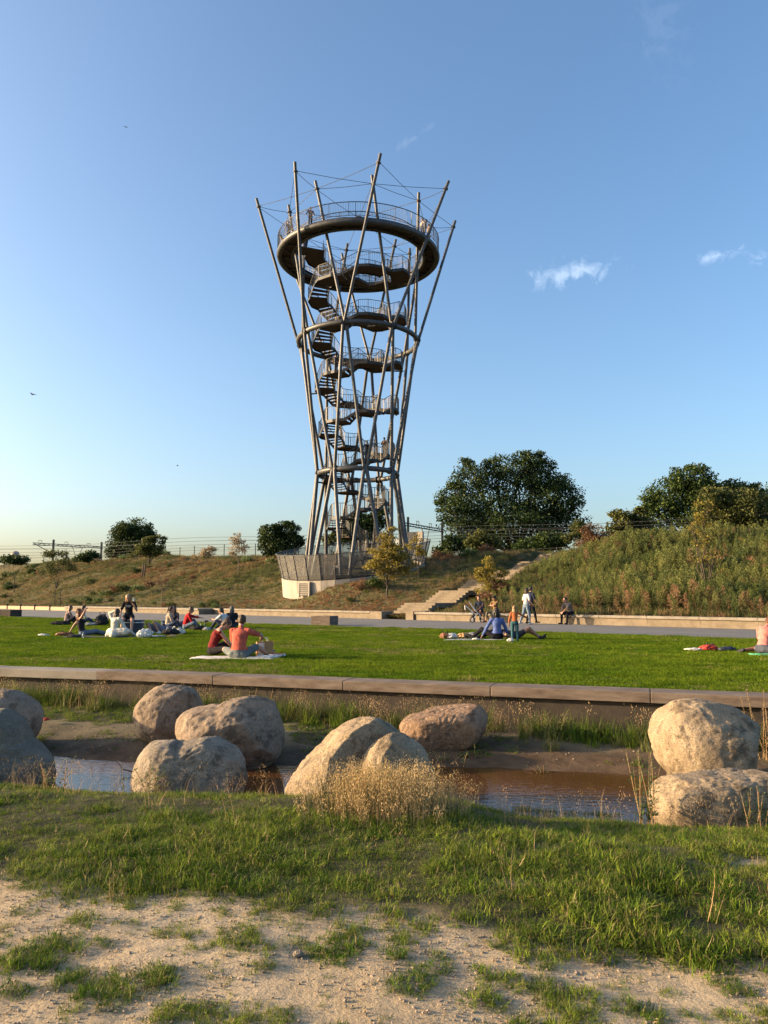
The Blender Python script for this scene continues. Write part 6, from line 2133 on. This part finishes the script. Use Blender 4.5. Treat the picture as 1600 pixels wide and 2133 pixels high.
def bag_straps(o, size, m, n=2):
    w, d, h = size
    for k in range(n):
        x = (-.18 + .36 * k) * w
        MB().tube([(x - .05 * w, -.2 * d, h * .75), (x, -.1 * d, h * 1.02), (x + .06 * w, .18 * d, h * .9), (x + .08 * w, .35 * d, h * .5)], .012, 6).build('strap', m, o)


def bottle(label, c, m, h=.24, tilt=0, yaw=0, name='bottle'):
    o = MB().lathe([(.0, 0), (.032, 0), (.035, .02), (.035, h * .6), (.015, h * .78), (.013, h * .95), (.0, h * .95)], seg=14).build(name, m)
    o.location = c; o.rotation_euler = (tilt, 0, yaw)
    tag(o, label, 'bottle')
    MB().lathe([(0, h * .94), (.016, h * .94), (.016, h), (0, h)], seg=12).build('cap', M['post'], o)
    return o


M['white_cloth'] = pmat('white cotton', (.56, .52, .49), (.68, .65, .62), scale=6, rough=.9, bump=.3, bscale=40)
M['dark_cloth'] = pmat('dark blanket', (.02, .02, .026), (.05, .05, .06), scale=8, rough=.95)
M['plastic'] = pmat('thin plastic bag', (.55, .60, .63), (.72, .76, .78), scale=7, rough=.35, transl=.35, bump=.6, bscale=25)
M['kraft'] = pmat('kraft paper', (.36, .20, .09), (.44, .26, .125), scale=5, rough=.85)
M['paper'] = pmat('white paper', (.66, .63, .58), rough=.8)
M['ink'] = pmat('dark print', (.05, .05, .055), rough=.8)
M['blue_case'] = pmat('navy plastic', (.018, .028, .05), (.03, .042, .07), scale=3, rough=.5)
M['white_plastic'] = pmat('white plastic', (.62, .62, .60), rough=.5)
M['black_fabric'] = pmat('black fabric', (.012, .012, .014), (.028, .028, .032), scale=8, rough=.9, bump=.4, bscale=30)
M['red_fabric'] = pmat('red nylon', (.36, .035, .025), (.46, .06, .04), scale=6, rough=.6, bump=.4, bscale=25)
M['green_cloth'] = pmat('green cloth', (.05, .30, .13), (.12, .42, .22), scale=7, rough=.9, bump=.4, bscale=25)
M['grey_jersey'] = pmat('grey jersey', (.25, .26, .28), (.36, .37, .39), scale=6, rough=.95, bump=.5, bscale=25)
M['yellow_cloth'] = pmat('ochre cloth', (.46, .27, .11), (.58, .37, .18), scale=6, rough=.95, bump=.5, bscale=25)
M['glass'] = pmat('clear bottle', (.60, .66, .66), rough=.1, transmission=.6, alpha=.85)
M['green_glass'] = pmat('green glass', (.03, .07, .03), rough=.1)
M['tyre'] = pmat('black rubber', (.012, .012, .013), rough=.7)
M['alu'] = pmat('brushed aluminium', (.50, .50, .50), (.6, .6, .6), scale=20, rough=.35, metal=.7)
M['leather'] = pmat('brown leather', (.20, .08, .035), rough=.6)


def build_props():
    # in front: the couple's blanket and food
    p = onz(490, 1372)
    cloth_sheet('picnic_blanket', 'rumpled white picnic blanket under the couple in front', 'blanket', (p.x, p.y, 0), 1.75, .62, R(-6), M['white_cloth'], 2)
    b = onz(549, 1369)
    r = empty('paper_bag', (b.x, b.y + .12, .02), R(18)); tag(r, 'brown paper carrier bag with a white printed panel beside the man in coral', 'paper bag')
    body = MB().add([(-.17, -.09, 0), (.17, -.09, 0), (.17, .09, 0), (-.17, .09, 0), (-.175, -.085, .30), (.175, -.085, .315), (.17, .085, .31), (-.17, .085, .30)],
                    [(0, 3, 2, 1), (0, 1, 5, 4), (1, 2, 6, 5), (2, 3, 7, 6), (3, 0, 4, 7)]).build('bag_body', M['kraft'], r)
    pn = MB().box((-.085, -.092, .15), (.13, .004, .26)).build('printed_panel', M['paper'], r)
    for z in (.19, .14): MB().box((-.085, -.0955, z), (.085, .003, .014)).build('print_line', M['ink'], pn)
    for y in (-.085, .085): MB().tube([(-.06, y, .30), (-.05, y, .38), (.05, y, .385), (.06, y, .31)], .006, 6).build('handle', M['paper'], r)
    p = onz(556, 1373); lump('crumpled_wrapper', 'crumpled white food wrapping on the grass right of the paper bag', 'wrapper', (p.x, p.y, .01), (.42, .22, .09), M['white_cloth'], 4, .2, .25)
    p = onz(570, 1372); bottle('clear bottle lying by the wrapping right of the paper bag', (p.x, p.y + .05, .05), M['glass'], .24, R(85), R(60))
    p = onz(577, 1370)
    bk = empty('book', (p.x, p.y + .08, .035), R(-12)); tag(bk, 'white book with a dark red spine at the end of the blanket', 'book')
    MB().rbox((0, 0, .022), (.30, .20, .036), .004).build('pages', M['paper'], bk); MB().rbox((0, 0, .0435), (.305, .205, .006), .002).build('cover', M['red_fabric'], bk)
    MB().rbox((0, 0, .001), (.305, .205, .006), .002).build('cover', M['paper'], bk)
    # the big group's blanket and clutter
    p = onz(250, 1328)
    cloth_sheet('picnic_blanket', 'dark blanket under the large picnic group', 'blanket', (p.x - .2, p.y + .2, 0), 3.4, .8, R(3), M['dark_cloth'], 5)
    c = onz(276, 1321)
    r = empty('cooler_box', (c.x, c.y + .08, 0), R(8)); tag(r, 'dark blue cooler box with a white rim under the blond woman', 'cooler box')
    MB().rbox((0, 0, .20), (.66, .42, .38), .025).build('case', M['blue_case'], r); MB().rbox((0, 0, .405), (.69, .45, .035), .012).build('rim', M['white_plastic'], r)
    ld = MB().rbox((0, 0, .455), (.67, .43, .07), .025).build('lid', M['blue_case'], r)
    for e in (-1, 1): MB().tube([(e * .335, -.12, .30), (e * .37, -.11, .27), (e * .37, .11, .27), (e * .335, .12, .30)], .012, 6).build('handle', M['white_plastic'], r)
    # cup in her raised hand
    w = Vector((c.x, c.y, 0))
    pp = onz(278, 1321); Yc = pp.y - .22
    cu = atY(278.5, 1250, Yc)
    o = MB().lathe([(0, -.05), (.026, -.05), (.036, .06), (.033, .06), (.024, -.042), (0, -.042)], seg=16).build('cup', M['paper']); o.location = cu
    tag(o, 'pale cup held up by the blond woman on the cooler', 'cup'); MB().lathe([(0, .05), (.030, .05), (.028, .078), (.012, .095), (0, .097)], seg=12).build('drink_top', M['yellow_cloth'], o)
    # print on her black tee
    # bags
    p = onz(308, 1330); o = lump('plastic_bag', 'pale blue plastic bag standing on the dark blanket by the cooler', 'plastic bag', (p.x - .14, p.y + .1, .01), (.42, .30, .34), M['plastic'], 7, 0, .30)
    p = onz(370, 1323); o = lump('plastic_bag', 'white plastic bag on the grass right of the lying person', 'plastic bag', (p.x + .05, p.y + .1, .01), (.34, .26, .24), M['plastic'], 8, 0, .28)
    p = onz(360, 1324); o = lump('backpack', 'black backpack lying between the lying person and the white plastic bag', 'backpack', (p.x - .12, p.y + .12, .01), (.52, .34, .26), M['black_fabric'], 9, .2, .22); bag_straps(o, (.52, .34, .26), M['white_plastic'])
    p = onz(205, 1303); o = lump('backpack', 'black backpack standing behind the woman in the white dress', 'backpack', (p.x + .15, p.y, .0), (.55, .4, .62), M['black_fabric'], 10, .2, .20); bag_straps(o, (.55, .4, .62), M['black_fabric'])
    p = onz(196, 1303); o = lump('jacket_heap', 'black and white heap of clothes left of the standing backpack', 'clothes', (p.x - .1, p.y - .1, .0), (.62, .3, .16), M['grey_jersey'], 11, .2, .35)
    p = onz(127, 1302); o = lump('jacket_heap', 'dark heap of clothes beside the auburn-haired girl', 'clothes', (p.x, p.y, .0), (.75, .4, .22), M['black_fabric'], 12, .1, .35)
    p = onz(132, 1326); o = lump('shoulder_bag', 'brown and white shoulder bag lying left of the woman in jeans', 'bag', (p.x, p.y + .1, .0), (.50, .3, .18), M['leather'], 13, .1, .25); bag_straps(o, (.50, .3, .18), M['black_fabric'], 1)
    p = onz(154, 1329); o = lump('jacket_heap', 'dark bundle of cloth under the propping arm of the woman in jeans', 'clothes', (p.x + .05, p.y, .0), (.48, .26, .13), M['dark_cloth'], 14, .3, .3)
    p = onz(91, 1326); o = lump('plastic_bag', 'flat clear plastic wrapper lying alone on the lawn at the left', 'plastic bag', (p.x, p.y, .01), (.34, .16, .10), M['plastic'], 15, 0, .3)
    p = onz(173, 1330); bottle('clear water bottle standing before the woman in jeans', (p.x, p.y, .01), M['glass'], .20)
    p = onz(296, 1325); bottle('pale drink bottle standing behind the blue plastic bag', (p.x - .1, p.y + .35, .01), M['glass'], .24)
    p = onz(330, 1327); o = lump('jacket_heap', 'crumpled white paper and dark cloth in front of the lying knees', 'clothes', (p.x - .1, p.y - .15, .0), (.62, .2, .08), M['white_cloth'], 16, .1, .35)
    p = onz(355, 1328); o = lump('shoe', 'beige shoe lying in front of the black backpack', 'shoe', (p.x + .05, p.y + .02, .0), (.30, .12, .11), M['yellow_cloth'], 17, .1, .2)
    p = onz(411, 1313); o = lump('shoulder_bag', 'black bag lying at the feet of the red-shirted person', 'bag', (p.x, p.y, .0), (.56, .3, .22), M['black_fabric'], 18, 0, .25); bag_straps(o, (.56, .3, .22), M['black_fabric'], 1)
    for k, (px, q) in enumerate(((419, 'left'), (425, 'right'))):
        p = onz(px, 1312); bottle(f'dark green bottle behind the black bag, {q} of the pair', (p.x, p.y + .2 * k, .0), M['green_glass'], .30)
    p = onz(431, 1314); o = lump('food_bag', 'small white and dark snack bag near the pair of green bottles', 'snack bag', (p.x, p.y, .0), (.3, .2, .16), M['grey_jersey'], 19, 0, .3)
    ph = atY(427, 1294, onz(386, 1311).y - .12)
    o = MB().rbox((0, 0, 0), (.15, .009, .075), .003).build('phone', M['blue_case']); o.location = ph + Vector((.06, 0, .0)); tag(o, 'dark phone held out by the red-shirted person', 'phone'); MB().box((0, -.0055, 0), (.135, .002, .066)).build('screen', M['ink'], o)
    # family on the right
    p = onz(985, 1334)
    cloth_sheet('picnic_blanket', 'pale blanket under the woman in the blue sweater', 'blanket', (p.x + .1, p.y + .2, 0), 1.9, .5, R(-2), M['grey_jersey'], 21, .018, .022)
    p = onz(928, 1331); o = lump('backpack', 'brown backpack at the left end of the pale blanket', 'backpack', (p.x, p.y, .0), (.30, .28, .22), M['leather'], 22, 0, .25); bag_straps(o, (.30, .28, .22), M['black_fabric'])
    p = onz(940, 1331); lump('jacket_heap', 'black and white patterned jacket next to the brown backpack', 'clothes', (p.x, p.y, .0), (.46, .3, .20), M['white_cloth'], 23, 0, .35)
    p = onz(965, 1331); lump('jacket_heap', 'ochre sweater heaped on the pale blanket', 'clothes', (p.x, p.y, .0), (.46, .3, .22), M['yellow_cloth'], 24, 0, .3)
    p = onz(984, 1330); lump('jacket_heap', 'grey sweater heaped beside the ochre one', 'clothes', (p.x, p.y, .0), (.36, .3, .22), M['grey_jersey'], 25, 0, .3)
    p = onz(992, 1334); lump('food_bag', 'small white food packet on the blanket by the bent knee', 'snack bag', (p.x, p.y, .02), (.22, .12, .06), M['paper'], 26, 0, .3)
    p = onz(1063, 1337); lump('food_bag', 'crumpled white snack bag between the child and the woman in blue', 'snack bag', (p.x, p.y - .05, .0), (.20, .12, .13), M['paper'], 27, 0, .3)
    # right edge
    p = onz(1478, 1355); o = lump('backpack', 'red backpack lying on the lawn near the right edge', 'backpack', (p.x, p.y, .0), (.40, .3, .17), M['red_fabric'], 28, .2, .25); bag_straps(o, (.40, .3, .17), M['black_fabric'])
    p = onz(1448, 1355); lump('jacket_heap', 'flat white and brown cloth left of the red backpack', 'clothes', (p.x, p.y, .0), (.42, .2, .07), M['white_cloth'], 29, .1, .3)
    p = onz(1515, 1356); o = lump('shoulder_bag', 'navy bag between the red backpack and the person in pink', 'bag', (p.x, p.y, .0), (.38, .22, .12), M['blue_case'], 30, .1, .25); bag_straps(o, (.38, .22, .12), M['black_fabric'], 1)
    p = onz(1590, 1366); cloth_sheet('towel', 'green cloth spread under the person in pink at the right edge', 'towel', (p.x + .05, p.y - .02, 0), .62, .42, R(10), M['green_cloth'], 31, .035, .04)
    p = onz(1592, 1360); o = lump('tote_bag', 'cream tote bag in the lap of the person in pink', 'bag', (p.x + .02, p.y - .22, .05), (.26, .14, .34), M['paper'], 32, .3, .12); MB().tube([(-.06, -.02, .30), (-.04, -.03, .42), (.05, -.03, .42), (.07, -.02, .30)], .01, 6).build('strap', M['paper'], o)
    # drain bump on the path
    # stroller by the bench
    c = onz(993, 1296.3)
    r = empty('baby_stroller', (c.x, c.y - .35, 0), R(-8)); tag(r, 'black baby stroller with pale frame tubes parked before the bench', 'stroller')
    for x, rr, ys in ((-.26, .14, (-.26, .26)), (.26, .10, (-.12, .12))):
        for y in ys:
            wh = empty('wheel', (x, y, rr)); wh.parent = r
            MB().tube([Vector((rr * .86 * math.cos(a), 0, rr * .86 * math.sin(a))) for a in np.linspace(0, 2 * math.pi, 20, endpoint=False)], rr * .15, 8, closed=True).build('tyre', M['tyre'], wh)
            rim = MB()
            for a in np.linspace(0, 2 * math.pi, 5, endpoint=False): rim.tube([(0, 0, 0), (rr * .78 * math.cos(a), 0, rr * .78 * math.sin(a))], rr * .07, 5)
            rim.tube([(0, -.03, 0), (0, .03, 0)], rr * .16, 8); rim.build('rim', M['alu'], wh)
    for y in (-.24, .24):
        MB().tube([(-.40, y, 1.02), (-.10, y, .62), (.10, y, .42), (.27, y * .5, .12)], .018, 8).build('frame_tube', M['alu'], r)
        MB().tube([(-.62, y, .88), (-.30, y, .60), (-.05, y, .36)], .015, 8).build('frame_tube', M['alu'], r)
        MB().tube([(-.26, y * 1.08, .14), (.02, y, .44)], .017, 8).build('rear_strut', M['alu'], r)
        MB().tube([(.02, y, .62), (.32, y, .98)], .013, 8).build('hood_arm', M['leather'], r)
    MB().tube([(-.62, -.24, .88), (-.66, -.20, .90), (-.66, .20, .90), (-.62, .24, .88)], .019, 8).build('handlebar', M['leather'], r)
    MB().tube([(-.26, -.26, .14), (-.26, .26, .14)], .014, 6).build('axle', M['alu'], r); MB().tube([(.26, -.12, .10), (.26, .12, .10)], .014, 6).build('axle', M['alu'], r)
    MB().rbox((-.10, 0, .36), (.42, .38, .10), .03, M=Matrix.Rotation(R(-12), 3, 'Y')).build('basket', M['black_fabric'], r)
    MB().rbox((-.05, 0, .55), (.34, .36, .10), .04, M=Matrix.Rotation(R(-30), 3, 'Y')).build('seat', M['black_fabric'], r)
    MB().rbox((.20, 0, .50), (.30, .34, .05), .02, M=Matrix.Rotation(R(38), 3, 'Y')).build('footrest', M['leather'], r)
    MB().rbox((-.32, 0, .46), (.20, .34, .07), .03, M=Matrix.Rotation(R(8), 3, 'Y')).build('tray', M['white_plastic'], r)
    MB().tube([(-.64, .22, .86), (-.63, .23, .74), (-.62, .23, .64)], .03, 6).build('hanging_toy', M['paper'], r)
    # a branch propped in the water
    p = onz(236, 1612, -.72)
    o = MB().tube([p + Vector((0, 0, .16)), p + Vector((.06, .02, .10)), p + Vector((.10, 0, .05)), p + Vector((.22, -.02, .03)), p + Vector((.30, 0, -.02))], [.003, .005, .006, .007, .008], 6).build('dead_twig', M['bark'])
    tag(o, 'dead twig sticking out of the water at the left', 'twig')
    p = onz(95, 1504, -.52)
    lump('red_litter', 'small red scrap lying on the far bank at the left', 'litter', (p.x, p.y, p.z + .02), (.10, .08, .05), M['red_fabric'], 41)
    for k, (px, py, s, w) in enumerate(((622, 1968 + 18, .020, 'left'), (1262, 1990, .016, 'right'))):
        p = onz(px, py, -.36); p.z = float(g_near(p.x, p.y))
        lump('pebble', f'small pebble on the bare sand, {w} of two', 'pebble', (p.x, p.y, p.z), (s * 2.6, s * 2, s * 1.4), M['stone_grey'], 50 + k, 0, .2)


build_props()


def tee_print():
    """two rows of white print on the black tee of the woman on the cooler"""
    w = [o for o in bpy.data.objects if o.get('label', '').startswith('blond woman in a black tee')][0]
    root = MB()
    rng = random.Random(3)
    x = -.085
    while x < .085:
        ww = rng.uniform(.008, .016); hh = rng.uniform(.020, .026)
        root.box((x, .158, .985), (ww, .006, hh)); x += ww + rng.uniform(.006, .014)
    root.box((0, .160, .945), (.15, .006, .010))
    o = root.build('shirt_print', M['paper'], w)


tee_print()
bpy.context.view_layer.update()
